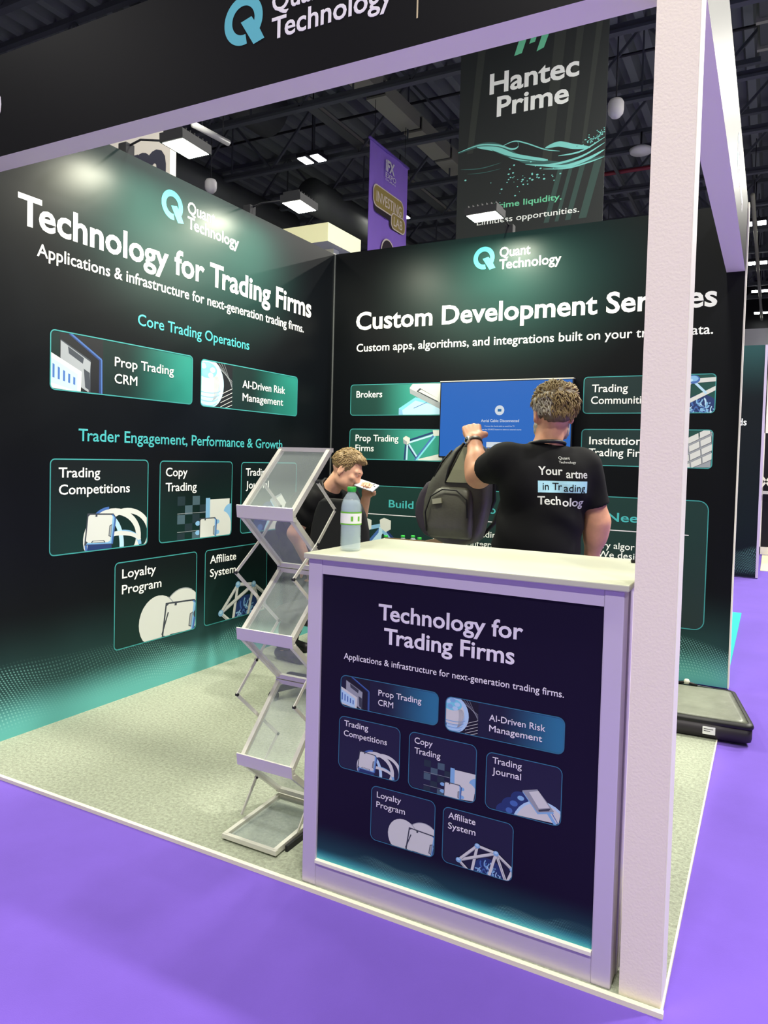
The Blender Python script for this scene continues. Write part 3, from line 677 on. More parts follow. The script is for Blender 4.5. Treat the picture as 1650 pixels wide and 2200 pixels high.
# pen lying on the counter
b = MB(); b.tube([(2.81, -2.58, CT+.0235), (2.93-.05, -2.535, CT+.0235)], .0055, M_black, 10); pen = b.build('pen'); tag(pen, 'black pen lying at the right rear of the counter top', 'pen')
b = MB(); b.tube([(2.82, -2.572, CT+.030), (2.85, -2.561, CT+.030)], .0015, M_dark, 6); b.build('clip', pen)
# ------------------------------------------------------------------ brochure stand
SX0, SX1 = 1.487, 1.727
M_acr = mat('hazy_acrylic', (190, 202, 198), .2, spec=.5, alpha=.25)
st = thing('brochure_stand', (1.607, -2.78, 0), 'silver folding zigzag brochure stand with clear shelves, left of the counter', 'brochure stand')
F_ = [(-2.885, 1.185), (-2.872, .737), (-2.858, .268)]; B_ = [(-2.648, .957), (-2.642, .515), (-2.625, .052)]
def rails(name, p, q, dz=0.):
    """one folding frame: two side rails, a head rail, a clear sheet inside"""
    b = MB(); w = .020; t_ = .016
    a0, a1 = Vector((SX0+w/2, *p)), Vector((SX0+w/2, *q)); c0, c1 = Vector((SX1-w/2, *p)), Vector((SX1-w/2, *q))
    b.bar(a0, a1, w, t_, M_alu, up=(1,0,0)); b.bar(c0, c1, w, t_, M_alu, up=(1,0,0)); b.bar(a1-Vector((w/2,0,0)), c1+Vector((w/2,0,0)), w, t_, M_alu); b.bar(a0-Vector((w/2,0,0)), c0+Vector((w/2,0,0)), t_, t_, M_alu)
    f = b.build(name, st)
    b = MB(); d = (a1-a0).normalized(); nn = Vector((1,0,0)).cross(d)
    b.add([a0+Vector((w/2,0,0))+nn*.001, c0-Vector((w/2,0,0))+nn*.001, c1-Vector((w/2,0,0))+nn*.001, a1+Vector((w/2,0,0))+nn*.001, a0+Vector((w/2,0,0))-nn*.001, c0-Vector((w/2,0,0))-nn*.001, c1-Vector((w/2,0,0))-nn*.001, a1+Vector((w/2,0,0))-nn*.001], [(0,1,2,3),(7,6,5,4),(0,4,5,1),(1,5,6,2),(2,6,7,3),(3,7,4,0)], M_acr); b.build('clear_sheet', f)
rails('shelf_frame', (F_[0][0], F_[0][1]), (-2.655, 1.414))
for i in range(3):
    y, z = F_[i]
    rails('shelf_frame', (y+.006, z-.018), (B_[i][0], B_[i][1]+.006))
    if i < 2: rails('shelf_frame', (F_[i+1][0], F_[i+1][1]), (B_[i][0], B_[i][1]-.014))
    b = MB(); b.loft([[Vector((x, y+dy, z+dz)) for dy, dz in ((.012, -.028), (-.012, -.022), (-.018, .022), (-.014, .024), (-.004, -.014), (.012, -.016))] for x in (SX0-.004, SX1+.004)], M_alu, smooth=False); b.build('front_tray', st)
rails('base_frame', (-2.944, .016), (-2.622, .030))
b = MB(); b.box((SX1+.002, -2.90, .0), (SX1+.012, -2.66, .022), M_dark); b.build('base_foot', st); b = MB(); b.tube([(SX0-.006, -2.94, .006), (SX0-.012, -2.80, .008), (SX0-.004, -2.66, .012)], .005, M_dark); b.build('base_foot', st)
for x in (SX0-.008, SX1+.008):
    pts = [(-2.76, 1.297), (-2.635, 1.19), (-2.752, 1.07), (-2.893, .961), (-2.631, .736), (-2.765, .61), (-2.873, .506), (-2.621, .277), (-2.75, .15), (-2.834, .04)]
    for i in range(len(pts)-1):
        if i == 2 and False: continue
        b = MB(); b.bar((x, *pts[i]), (x, *pts[i+1]), .004, .012, M_alu, up=(0,1,0)); q = Vector((x, *pts[i]))
        b.tube([q+Vector((-.005, 0, 0)), q+Vector((.005, 0, 0))], .006, M_dark); b.build('brace_arm', st)
# ------------------------------------------------------------------ television
TX0, TX1, TZ0, TZ1 = .987, 1.977, 1.404, 1.966
tv = thing('television', (1.482, -.03, TZ0), 'flat television on the rear wall showing a blue no-signal screen', 'television')
b = MB(); b.box((TX0, -.058, TZ0), (TX1, -.006, TZ1), M_black, bev=.004); b.build('casing', tv)
b = MB(); b.box((TX0, -.0605, TZ1-.004), (TX1, -.02, TZ1+.003), M_alu); b.build('top_bezel', tv)
M_scr = mat('lit_screen_blue', (44, 114, 208), .25, emit=.95); M_scrw = mat('lit_screen_white', (236, 246, 255), .3, emit=.9); M_scrb = mat('lit_screen_icon', (40, 130, 200), .3, emit=.7)
for m_ in (M_scr, M_scrw, M_scrb): m_.node_tree.nodes['Principled BSDF'].inputs['Base Color'].default_value = (.004, .004, .005, 1)
FT = Frame((0, -.0585, 0), (1, 0, 0), (0, 0, 1)); xc = 1.455
b = MB(); b.poly([FT(TX0+.009, TZ0+.012), FT(TX1-.009, TZ0+.012), FT(TX1-.009, TZ1-.009), FT(TX0+.009, TZ1-.009)], M_scr)
b.rrect(FT, xc-.035, 1.716, xc+.035, 1.786, .0349, M_scrw, .0006, 10); b.rrect(FT, xc-.014, 1.741, xc+.014, 1.761, .003, M_scrb, .0009)
b.text(FT, 'Aerial Cable: Disconnected', xc-.138, xc+.146, 1.668, .018, M_scrw, .012, .0006)
b.text(FT, 'Connect the Aerial cable to watch live TV', xc-.11, xc+.115, 1.634, .0085, M_scrw, .008, .0006)
b.text(FT, 'Or press the SOURCE button to select an external source', xc-.16, xc+.165, 1.610, .0085, M_scrw, .008, .0006)
b.rrect(FT, xc-.092, 1.486, xc+.082, 1.524, .002, M_scrw, .0006); b.text(FT, 'SOURCE', xc-.035, xc+.028, 1.500, .010, M_scrb, .008, .0012)
b.build('screen', tv)
# ------------------------------------------------------------------ flat black case at the rear right
cs = thing('flat_case', (2.9, -.68, 0), 'flat black zipped carry case lying on the carpet edge at the right', 'case')
M_nyl = mat('grey_green_nylon', (122, 126, 112), .40, bump=.5, bscale=9, bdist=.02, var=.12, vscale=6); M_case = mat('black_case_side', (40, 36, 42), .5); M_zip = mat('black_zip', (10, 10, 12), .5)
def rr_ring(x0, y0, x1, y1, r, z, n=6, sk=0.):
    o = []
    for cx, cy, a0 in ((x1-r, y0+r, -90), (x1-r, y1-r, 0), (x0+r, y1-r, 90), (x0+r, y0+r, 180)):
        for q in range(n+1):
            a = math.radians(a0+90*q/n); x, y = cx+r*math.cos(a), cy+r*math.sin(a); o.append(Vector((x-.2*(y+.965), y+.06*(x-3.165), z)))
    return o
cx0, cx1, cy0, cy1 = 2.42, 3.165, -.965, -.385
b = MB(); b.loft([rr_ring(cx0+.02, cy0+.02, cx1-.02, cy1-.02, .03, .0), rr_ring(cx0+.004, cy0+.004, cx1-.004, cy1-.004, .035, .012), rr_ring(cx0, cy0, cx1, cy1, .04, .03), rr_ring(cx0, cy0, cx1, cy1, .04, .082)], M_case, cap=True); b.build('case_side', cs)
b = MB(); b.loft([rr_ring(cx0-.004, cy0-.004, cx1+.004, cy1+.004, .04, .080), rr_ring(cx0-.006, cy0-.006, cx1+.006, cy1+.006, .04, .09), rr_ring(cx0-.002, cy0-.002, cx1+.002, cy1+.002, .04, .102), rr_ring(cx0+.018, cy0+.018, cx1-.018, cy1-.018, .03, .104)], M_zip, cap=False); b.build('zip_band', cs)
b = MB(); b.loft([rr_ring(cx0+.016, cy0+.016, cx1-.016, cy1-.016, .03, .102), rr_ring(cx0+.05, cy0+.05, cx1-.05, cy1-.05, .03, .108), rr_ring(cx0+.12, cy0+.10, cx1-.12, cy1-.10, .03, .110)], M_nyl); b.build('lid', cs)
FK = Frame((2.93, cy0+.06*(2.93-cx1)-.001, 0), Vector((1, .06, 0)).normalized(), (0, 0, 1)); FK.n = FK.u.cross(FK.v)
b = MB(); b.rrect(FK, .0, .026, .06, .066, .002, M_tx, .0012)
for q, w_ in ((.052, .044), (.042, .030)): b.poly([FK(.006, q, .002), FK(.006+w_, q, .002), FK(.006+w_, q+.003, .002), FK(.006, q+.003, .002)], M_dark)
b.build('paper_label', cs)
b = MB(); b.tube([(2.735, -.425, .108), (2.795, -.425, .122), (2.855, -.425, .108)], .009, M_zip); b.lathe([(0, 0), (.016, .003), (.018, .014), (.012, .026), (0, .028)], mat('knot_cream', (206, 206, 190), .6), (2.797, -.426, .112), 12); b.build('handle', cs)
# ------------------------------------------------------------------ hall lamps (grid), plus an unseen right row added for its light
M_hl = mat('lit_hall_lamp', (250, 252, 255), .5, emit=30.)
def hall_lamp(x, y, label, light=True, grp='twin hall lamps under the roof'):
    t = thing('hall_lamp', (x, y, 8.0), label, 'ceiling lamp', grp)
    b = MB()
    for s in (-1, 1): b.box((x+s*.17-.12, y-.2, 8.0), (x+s*.17+.12, y+.2, 8.09), M_dark)
    b.bar((x-.3, y, 8.12), (x+.3, y, 8.12), .05, .05, M_dark); b.tube([(x, y, 8.12), (x, y, 9.74)], .015, M_dark); hs = b.build('housing', t)
    for s in (-1, 1): b = MB(); b.box((x+s*.17-.10, y-.17, 7.985), (x+s*.17+.10, y+.17, 8.0), M_hl); b.build('lens', hs)
    if light:
        L = bpy.data.lights.new('hall_glow', 'AREA'); L.shape = 'RECTANGLE'; L.size = .56; L.size_y = .36; key = abs(x-2.5) < 1 and abs(y+3.85) < .1; L.energy = KEY_W if key else BACK_W if (y < -5 and abs(x-2.5) < 5) else 240. if (x == 2.5 and y < 1) else (RIGHT_W if y > 0 else 150) if x > 5 else HALL_W; L.color = KEY_COL if key else HALL_COL
        o = bpy.data.objects.new('hall_glow', L); COL.objects.link(o); o.location = (x, y, 7.97); attach(o, t)
    return t
OFF = 'twin-lens hall lamp out of sight above the aisle'
for x in (-6.2, 2.5, 6.8):  # rightmost row is unseen, added to light the right aisle floor
    for j, y in enumerate((-8.0, -3.85, .3, 4.4, 8.53, 12.7, 16.9, 21.1, 25.26, 29.5)):
        if x == 6.8 and y > 14 or x == 2.5 and 1 < y < 16: continue
        lab = OFF; g = 'hall lamps above the aisle'
        if x == 2.5 and y > 16: lab = 'small bright twin lamp far back at the right, %s of its row' % {16.9: 'highest', 21.1: 'second', 25.26: 'third', 29.5: 'lowest'}[y]; g = 'lamps in the far right row'
        elif x == -6.2 and abs(y-8.53) < .1: lab = 'bright twin hall lamp hanging from a truss left of the purple banner'; g = 'lamps in the far left row'
        hall_lamp(x, y, lab, y < 14, g)
# ------------------------------------------------------------------ roof
M_deck = mat('dark_roof_deck', (108, 113, 115), .7); M_duct = mat('dull_duct_grey', (140, 140, 124), .6, metal=.1); M_ductd = mat('dark_duct', (74, 78, 74), .55, metal=.1)
b = MB(); zt = 9.5
b.box((-30, -14, 9.75), (30, 34, 9.8), M_deck)
x = -24.
while x < 18:
    b.loft([[Vector((x+q, y, z)) for q, z in ((0, zt), (.16, zt), (.22, 9.75), (-.06, 9.75))] for y in (-10, 33)], M_deck, smooth=False); x += .44
structure(b.build('ceiling'), 'dark ribbed hall roof')
M_tr = mat('black_truss_steel', (74, 78, 82), .5)
ords = ['just behind the front aisle, out of sight', 'over the front aisle, out of sight', 'over the booth front, out of sight', 'over the booth middle, out of sight', 'over the rear wall, out of sight', 'nearest of those in view above the rear wall', 'second in view above the rear wall', 'third in view above the rear wall', 'fourth in view above the rear wall', 'fifth beyond the rear wall', 'sixth beyond the rear wall', 'seventh beyond the rear wall', 'eighth beyond the rear wall', 'ninth beyond the rear wall', 'last before the far end wall']
for i in range(-5, 10):
    y = 6.65+2.24*i
    t = thing('roof_truss', (-2, y, 8.05), 'dark lattice truss under the roof, '+ords[i+5], 'truss', 'lattice trusses under the roof')
    b = MB(); b.box((-22, y-.06, 8.05), (16, y+.06, 8.10), M_tr); b.box((-22, y-.012, 8.10), (16, y+.012, 8.2), M_tr); b.build('bottom_chord', t)
    b = MB(); b.box((-22, y-.06, 9.40), (16, y+.06, 9.5), M_tr); b.build('top_chord', t)
    b = MB(); x = -22.
    while x < 15:
        b.bar((x, y, 8.12), (x+1.2, y, 9.42), .05, .05, M_tr); b.bar((x+1.2, y, 9.42), (x+2.4, y, 8.12), .05, .05, M_tr); b.bar((x+1.2, y, 9.4), (x+1.2, y, 8.1), .03, .03, M_tr); x += 2.4
    b.build('lattice_web', t)
# long members running along the hall
t = thing('air_duct', (-3.96, 12, 8.45), 'long flat grey duct running under the roof above the purple banner', 'duct')
b = MB()
for y0 in np.arange(4.2, 26, 1.62): b.box((-4.18, y0, 8.40), (-3.74, y0+1.5, 8.70), M_duct); b.box((-4.16, y0+1.5, 8.44), (-3.76, y0+1.62, 8.66), M_black)
b.build('duct_panel', t)
b = MB(); b.tube([(-6.9, 4.5, 8.85), (-6.9, 7.9, 8.85)], .5, M_ductd, 20); tag(b.build('round_duct'), 'fat round duct high above the left wall floodlights', 'duct')
b = MB(); b.tube([(-9.4, 6.2, 7.9), (-9.4, 12., 7.9)], .42, M_ductd, 20); tag(b.build('round_duct'), 'dim round duct end hanging left of the white roof tube', 'duct')
b = MB(); b.tube([(-7.4, 10.2, 7.95), (-7.4, 16., 7.95)], .42, M_ductd, 20); tag(b.build('round_duct'), 'dim round duct end hanging above the rear-corner floodlight', 'duct')
b = MB(); b.box((-5.30, 3, 8.26), (-5.24, 30, 8.34), M_duct); b.box((-5.12, 3, 8.26), (-5.06, 30, 8.34), M_duct); b.box((-5.30, 3, 8.25), (-5.06, 30, 8.265), M_ductd); tag(b.build('cable_tray'), 'narrow steel cable tray running back past the twin hall lamp', 'cable tray')
b = MB(); b.box((-.35, 3, 8.2), (-.28, 30, 8.24), M_ductd); tag(b.build('cable_tray'), 'dark cable tray running back behind the dark hanging banner', 'cable tray')
b = MB(); b.tube([(-6.64, 5.3, 7.5), (-6.57, 6.2, 7.5)], .06, mat('white_tube', (214, 214, 208), .4), 14); b.tube([(-6.6, 5.5, 7.5), (-6.6, 5.5, 8.4)], .01, M_dark); b.tube([(-6.58, 6.05, 7.5), (-6.58, 6.05, 8.4)], .01, M_dark); tag(b.build('white_tube'), 'short white tube hanging under the roof above the left floodlight', 'tube')
M_rp = mat('red_sprinkler_pipe', (120, 36, 44), .5); b = MB(); b.tube([(-3.5, 12.75, 8.32), (2.2, 12.75, 8.32)], .05, M_rp); tag(b.build('sprinkler_pipe'), 'dark red sprinkler pipe crossing under the roof right of the dark banner', 'pipe')
b = MB(); b.tube([(-20, 9.4, 9.2), (14, 9.4, 9.2)], .03, M_dark); tag(b.build('conduit_run'), 'thin dark conduit crossing just below the roof deck', 'conduit')
b = MB(); b.box((2.75, 6.85, 8.15), (5.2, 8.65, 9.1), M_ductd); b.box((2.7, 7.3, 8.1), (5.25, 7.38, 9.15), M_duct); b.box((2.7, 8.1, 8.1), (5.25, 8.18, 9.15), M_duct); tag(b.build('air_handler'), 'big dark air handling box under the roof at the upper right', 'air handler')
b = MB(); b.tube([(2.52, 14, 7.8), (2.52, 30, 7.8)], .05, M_duct)
for y in (15, 19, 23, 27.5): b.tube([(2.52, y, 7.8), (2.52, y, 9.74)], .01, M_dark)
tag(b.build('lamp_rail'), 'pale rail linking the row of far right hall lamps', 'rail')
def dome_(c, label):
    t = thing('dome_speaker', c, label, 'speaker', 'round white speakers under the roof'); c = Vector(c)
    b = MB(); b.lathe([(0, -.13), (.07, -.115), (.115, -.06), (.125, .0), (.125, .10), (.10, .15), (0, .16)], mat('speaker_white', (206, 204, 204), .5), c, 18); b.build('speaker_body', t)
    b = MB(); b.tube([c+Vector((0, 0, .15)), Vector((c.x, c.y, 9.74))], .012, M_dark); b.build('hanger', t)
dome_((-7.566, 6.814, 7.0), 'small white speaker hanging over the left wall beside its cyan logo')
dome_((.76, 6.871, 7.0), 'small white speaker hanging to the right of the dark banner')
b = MB(); b.lathe([(0, 0), (.22, .02), (.24, .08), (.1, .16), (0, .16)], mat('white_tube', (214, 214, 208)), (.46, 11.0, 7.95), 18); b.tube([(.46, 11.0, 8.1), (.46, 11.0, 8.4)], .02, M_dark); tag(b.build('roof_lamp'), 'unlit round white roof lamp below the right-hand speaker', 'lamp')
# hall end
b = MB(); b.box((-26, 31, 0), (26, 31.2, 7.6), mat('end_wall_white', (214, 212, 212), .7)); b.box((-26, 31, 7.6), (26, 31.2, 9.8), M_black); structure(b.build('wall_far'))
b = MB(); b.box((-26.2, -10, 0), (-26, 31, 9.8), M_black); structure(b.build('wall_hall_left'))
# ------------------------------------------------------------------ hanging banners
def cloth(mb, fr, u0, u1, v0, v1, m, amp, n=60, seed=0, th=.006):
    rnd = random.Random(seed); ph = [rnd.uniform(0, 6.28) for _ in range(4)]
    f = lambda u: amp*(math.sin(u*3.1+ph[0])+.5*math.sin(u*7.7+ph[1])+.25*math.sin(u*17+ph[2]))
    rows = []
    for d in (0, -th): rows.append([[fr(u0+(u1-u0)*k/n, v, f(u0+(u1-u0)*k/n)+d) for k in range(n+1)] for v in (v0, v1)])
    for s, (lo, hi) in enumerate(rows):
        N = n+1; fs = [(k, k+1, N+k+1, N+k) if s == 0 else (k+1, k, N+k, N+k+1) for k in range(n)]; mb.add(lo+hi, fs, m, True)
    return f
BY = 4.6; FH = Frame((0, BY, 0), (1, 0, 0), (0, 0, 1))
hb = thing('hanging_banner', (.25, BY, 4.45), 'huge dark hanging banner with a teal water wave and white lettering', 'banner')
M_hb = mat('banner_dark_print', (34, 38, 38), .5)
BX0, BX1, BZ0, BZ1 = -.945, 1.11, 4.0, 7.6
b = MB(); b.box((BX0, BY-.002, BZ0), (BX1, BY+.006, BZ1), M_hb); b.build('cloth', hb)
b = MB(); b.tube([(BX0-.05, BY, BZ1), (BX1+.05, BY, BZ1)], .025, M_alu); b.tube([(BX0+.2, BY, BZ1), (BX0+.2, BY, 9.74)], .006, M_dark); b.tube([(BX1-.2, BY, BZ1), (BX1-.2, BY, 9.74)], .006, M_dark); b.build('top_bar', hb)
M_gr = mat('banner_mint', (112, 206, 160), .5); M_wv = mat('banner_wave', (132, 214, 204), .5); M_wd = mat('banner_wave_dark', (58, 96, 92), .5); M_ray = mat('banner_ray', (52, 76, 70), .5)
FH2 = Frame((0, BY-.004, 0), (1, 0, 0), (0, 0, 1))
def strip(mb, fr, top, bot, m, d):
    N = len(top); mb.add([fr(u, v, d) for u, v in top]+[fr(u, v, d) for u, v in bot], [(N+k, N+k+1, k+1, k) for k in range(N-1)], m)
def smooth(pts, n=10):
    out = []
    P = [pts[0]]+list(pts)+[pts[-1]]
    for i in range(1, len(P)-2):
        for k in range(n):
            t = k/n; a, b_, c, d = P[i-1], P[i], P[i+1], P[i+2]
            out.append(tuple(.5*((2*b_[j])+(-a[j]+c[j])*t+(2*a[j]-5*b_[j]+4*c[j]-d[j])*t*t+(-a[j]+3*b_[j]-3*c[j]+d[j])*t**3) for j in (0, 1)))
    out.append(P[-2]); return out
def band(mb, mid, w, m, d):
    mid = smooth(mid); n = len(mid); top = []; bot = []
    for i, (u, v) in enumerate(mid):
        t = i/(n-1); ww = w*(math.sin(math.pi*min(max(t, .02), .98))**.6); top.append((u, v+ww/2)); bot.append((u, v-ww/2))
    strip(mb, FH2, top, bot, m, d)
b = MB()
b.text(FH2, 'Hantec', -.500, .741, 6.468, .262, M_tx, .024); b.text(FH2, 'Prime', -.385, .616, 6.145, .255, M_tx, .024); b.build('name_lettering', hb)
b = MB(); b.text(FH2, 'Prime liquidity.', -.386, .565, 4.882, .078, M_gr, .014); b.text(FH2, 'Limitless opportunities.', -.630, .804, 4.685, .078, M_tx, .008); b.text(FH2, 'hantec', -.30, .41, 4.46, .07, M_tx, .006) if False else None; b.build('slogan_lettering', hb)
b = MB()
for pts in ([(-.158, 6.91), (-.05, 6.925), (.10, 7.36), (-.01, 7.36)], [(.05, 7.025), (.13, 7.035), (.24, 7.36), (.16, 7.36)], [(.155, 6.90), (.255, 6.93), (.42, 7.36), (.31, 7.36)]): b.poly([FH2(u, v, .001) for u, v in pts], M_gr)
b.build('emblem', hb)
b = MB()
for u, v0, v1, w in ((.35, 5.3, 7.5, .16), (.62, 5.6, 7.5, .10), (-.75, 5.7, 7.5, .12), (.84, 5.5, 7.2, .08)): b.poly([FH2(u-w/2, v0, .0003), FH2(u+w/2-.03, v0, .0003), FH2(u+w/2+.16, v1, .0003), FH2(u-w/2+.16, v1, .0003)], mat('banner_beam', (50, 54, 50), .5))
for u, w in ((.45, .07), (.6, .05), (.74, .07), (.92, .10)): b.poly([FH2(u-.12, 4.6, .0003), FH2(u-.12+w, 4.6, .0003), FH2(u+w+.06, 5.32, .0003), FH2(u+.06, 5.32, .0003)], M_ray)
b.build('light_rays', hb)
b = MB()
band(b, [(-.945, 5.735), (-.62, 5.79), (-.34, 5.73), (0, 5.50), (.30, 5.40), (.60, 5.33), (.90, 5.33), (1.105, 5.36)], .09, M_wd, .0006)
band(b, [(-.945, 5.745), (-.63, 5.795), (-.35, 5.745), (-.15, 5.66), (-.06, 5.68), (-.07, 5.75)], .024, M_wv, .0010)
band(b, [(-.66, 5.77), (-.36, 5.69), (-.12, 5.56), (.10, 5.49), (.36, 5.43)], .085, M_wv, .0012)
band(b, [(-.45, 5.70), (-.2, 5.57), (.1, 5.47), (.40, 5.40)], .016, M_wd, .0014)
band(b, [(-.30, 5.72), (-.12, 5.76), (.05, 5.705), (.32, 5.575), (.52, 5.52)], .018, M_wv, .0012)
band(b, [(.32, 5.595), (.50, 5.615), (.70, 5.55), (.92, 5.50)], .075, M_wv, .0010)
band(b, [(.05, 5.42), (.40, 5.36), (.80, 5.40), (1.105, 5.53)], .030, M_wv, .0013)
band(b, [(.30, 5.36), (.62, 5.31), (.90, 5.36), (1.105, 5.44)], .045, M_wv, .0014)
band(b, [(.30, 5.32), (.62, 5.28), (.90, 5.31), (1.105, 5.35)], .020, M_wv, .0015)
band(b, [(.5, 5.46), (.8, 5.47), (1.105, 5.60)], .022, M_wv, .0015)
band(b, [(-.90, 5.50), (-.6, 5.47), (-.3, 5.50)], .014, M_wd, .0008); band(b, [(-.80, 5.42), (-.55, 5.405), (-.3, 5.42)], .010, M_wd, .0008)
rnd = random.Random(5)
for _ in range(46):
    u, v = rnd.gauss(-.02, .22), rnd.gauss(5.24, .09); r = rnd.uniform(.004, .013); b.poly([FH2(u+r*1.5*math.cos(a), v+r*math.sin(a), .0012) for a in (0, 1.05, 2.1, 3.15, 4.2, 5.25)], M_wv)
for _ in range(60):
    t_ = rnd.random()**.6; u = .72+.38*t_; v = 5.56+.13*t_*t_+rnd.gauss(0, .028); r = rnd.uniform(.004, .012); b.poly([FH2(u+r*math.cos(a), v+r*math.sin(a), .0012) for a in (0, 1.05, 2.1, 3.15, 4.2, 5.25)], M_wv)
b.build('water_wave', hb)
# purple banner
PX = -4.0; FP = Frame((PX, 0, 0), (0, 1, 0), (0, 0, 1))
pb = thing('hanging_banner', (PX, 8.13, 4.6), 'purple hanging banner with two gold capsule signs, beyond the rear corner', 'banner')
M_pb = mat('banner_purple', (150, 112, 222), .6, sheen=.2); M_gold = mat('banner_gold', (170, 150, 84), .5); M_pale = mat('banner_pale', (236, 222, 206), .5); M_brn = mat('banner_brown', (52, 42, 50), .5)
b = MB(); f = cloth(b, FP, 7.34, 8.93, 4.4, 7.59, M_pb, .012, seed=2); b.build('cloth', pb)
b = MB(); b.tube([(PX, 7.3, 7.6), (PX, 8.97, 7.6)], .03, mat('banner_pole', (110, 84, 176), .5)); b.tube([(PX, 7.5, 7.6), (PX, 7.5, 8.40)], .006, M_dark); b.tube([(PX, 8.8, 7.6), (PX, 8.8, 8.40)], .006, M_dark); b.build('top_bar', pb)
b = MB(); b.text(FP, 'iFX', 7.92, 8.30, 7.20, .21, M_txg, .04, .03); b.text(FP, 'EXPO', 7.925, 8.37, 7.06, .10, M_txg, .006, .03); b.text(FP, 'DUBAI', 7.93, 8.35, 7.0, .035, M_txg, .0, .03); b.build('name_lettering', pb)
b = MB()
b.rrect(FP, 7.50, 6.25, 8.50, 6.50, .10, M_brn, .020); b.rrect(FP, 8.15, 6.10, 8.72, 6.36, .10, M_brn, .021)
b.rrect(FP, 7.45, 6.36, 8.75, 6.80, .15, M_pale, .024); b.rrect(FP, 7.475, 6.385, 8.725, 6.775, .14, M_gold, .026)
b.rrect(FP, 8.20, 6.12, 8.84, 6.46, .13, M_pale, .028); b.rrect(FP, 8.225, 6.145, 8.815, 6.435, .12, M_gold, .030)
b.rrect(FP, 7.82, 5.0, 8.40, 5.86, .28, M_pale, .024); b.rrect(FP, 7.85, 5.0, 8.37, 5.83, .26, M_brn, .026); b.box((PX+.027, 8.09, 5.3), (PX+.029, 8.13, 5.66), M_pale)
b.text(FP, 'INVESTING', 7.58, 8.65, 6.47, .20, M_pale, .008, .028); b.text(FP, 'LAB', 8.31, 8.70, 6.20, .18, M_pale, .010, .032); b.build('capsule_signs', pb)
# ------------------------------------------------------------------ neighbouring stands
ns = thing('sign_wall', (-2.4, -.97, 0), 'tall white sign wall with a big dark letter m, behind the left wall', 'sign')
b = MB(); b.box((-4.2, -1, 0), (-.80, -.94, 4.6), M_white); b.build('board', ns)
b = MB(); FM = Frame((0, -1, 0), (1, 0, 0), (0, 0, 1)); b.text(FM, 'm', -1.215, -.838, 3.34, .375, mat('sign_ink', (52, 54, 72), .5), .05, .002); b.build('letter', ns)
fx = thing('stand_canopy', (-1.75, 2.3, 0), 'cream box-shaped canopy corner showing over the rear corner', 'canopy')
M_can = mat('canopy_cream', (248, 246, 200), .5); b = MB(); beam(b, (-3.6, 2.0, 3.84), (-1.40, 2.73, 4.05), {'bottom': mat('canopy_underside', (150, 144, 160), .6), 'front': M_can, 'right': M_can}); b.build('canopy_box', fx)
b = MB(); b.box((-1.62, 2.28, 0), (-1.50, 2.40, 3.84), M_white); b.box((-3.5, 2.28, 0), (-3.38, 2.40, 3.84), M_white); b.build('post', fx)
M_nb = printed_wall('print_neighbour', 0, (14, 20, 26), (44, 84, 84), (16, 22, 30), .35, gu=2.9, gv=3.2, gr=1.5)
nw = thing('stand_wall', (1.9, 5.2, 0), 'dark green-black wall of the next stand, right beyond the rear wall end', 'stand wall')
b = MB(); b.box((.4, 5.177, 0), (3.055, 5.25, 2.93), M_nb); b.build('panel', nw); b = MB(); b.box((3.055, 5.172, 0), (3.085, 5.255, 2.93), mat('purple_lit_profile', (196, 180, 206), .45)); b.build('end_profile', nw)  # purple light on the end profile is put into its colour
b = MB(); b.text(Frame((0, 5.177, 0), (1, 0, 0), (0, 0, 1)), 'ds', 2.785, 2.88, 1.925, .085, M_tx, .014); b.build('lettering', nw)
n2 = thing('display_stand', (3.3, 8.2, 0), 'far white-framed stand with dark panels at the right picture edge', 'display stand')
b = MB(); b.box((3.03, 8, 0), (3.07, 8.05, 3.2), M_white); b.box((3.35, 8, 0), (3.39, 8.05, 3.2), M_white); b.box((3.03, 8, 1.95), (3.9, 8.05, 3.2), M_white); b.box((3.03, 8, 0), (3.39, 8.05, .12), M_white); b.build('frame', n2)
b = MB(); b.box((3.07, 8.02, .12), (3.9, 8.04, 1.95), M_black); b.build('dark_panel', n2)
b = MB(); b.bar((3.02, 7.9, 1.05), (3.2, 7.9, 1.3), .03, .03, M_cream); b.bar((3.02, 7.9, 1.3), (3.2, 7.9, 1.05), .03, .03, M_cream); b.bar((3.0, 7.9, 1.0), (3.3, 7.9, 1.0), .03, .05, M_alu); b.build('crossed_rack', n2)
b = MB(); b.box((3.1, 6.0, -.012), (3.55, 8.0, -.005), mat('beige_carpet', (214, 208, 180), .9)); tag(b.build('beige_carpet'), 'narrow beige carpet strip in front of the far white-framed stand', 'carpet')

M_sc = mat('pale_bounce_carpet', (172, 176, 164), 1., bump=.5, bscale=130, bdist=.004, var=.15, vscale=60)  # unseen carpets added to bounce neutral light and cut the purple bounce
for lo, hi, lab in (((-9, -6, -.012), (-.12, 6, -.004), 'unseen pale grey bounce carpet added behind the left wall'), ((-16, 7, -.012), (0, 24, -.004), 'unseen pale grey bounce carpet added far behind the rear corner'), ((4.6, 3, -.012), (14, 22, -.004), 'unseen pale grey bounce carpet added far to the right')):
    b = MB(); b.box(lo, hi, M_sc); tag(b.build('bounce_carpet'), lab, 'carpet')
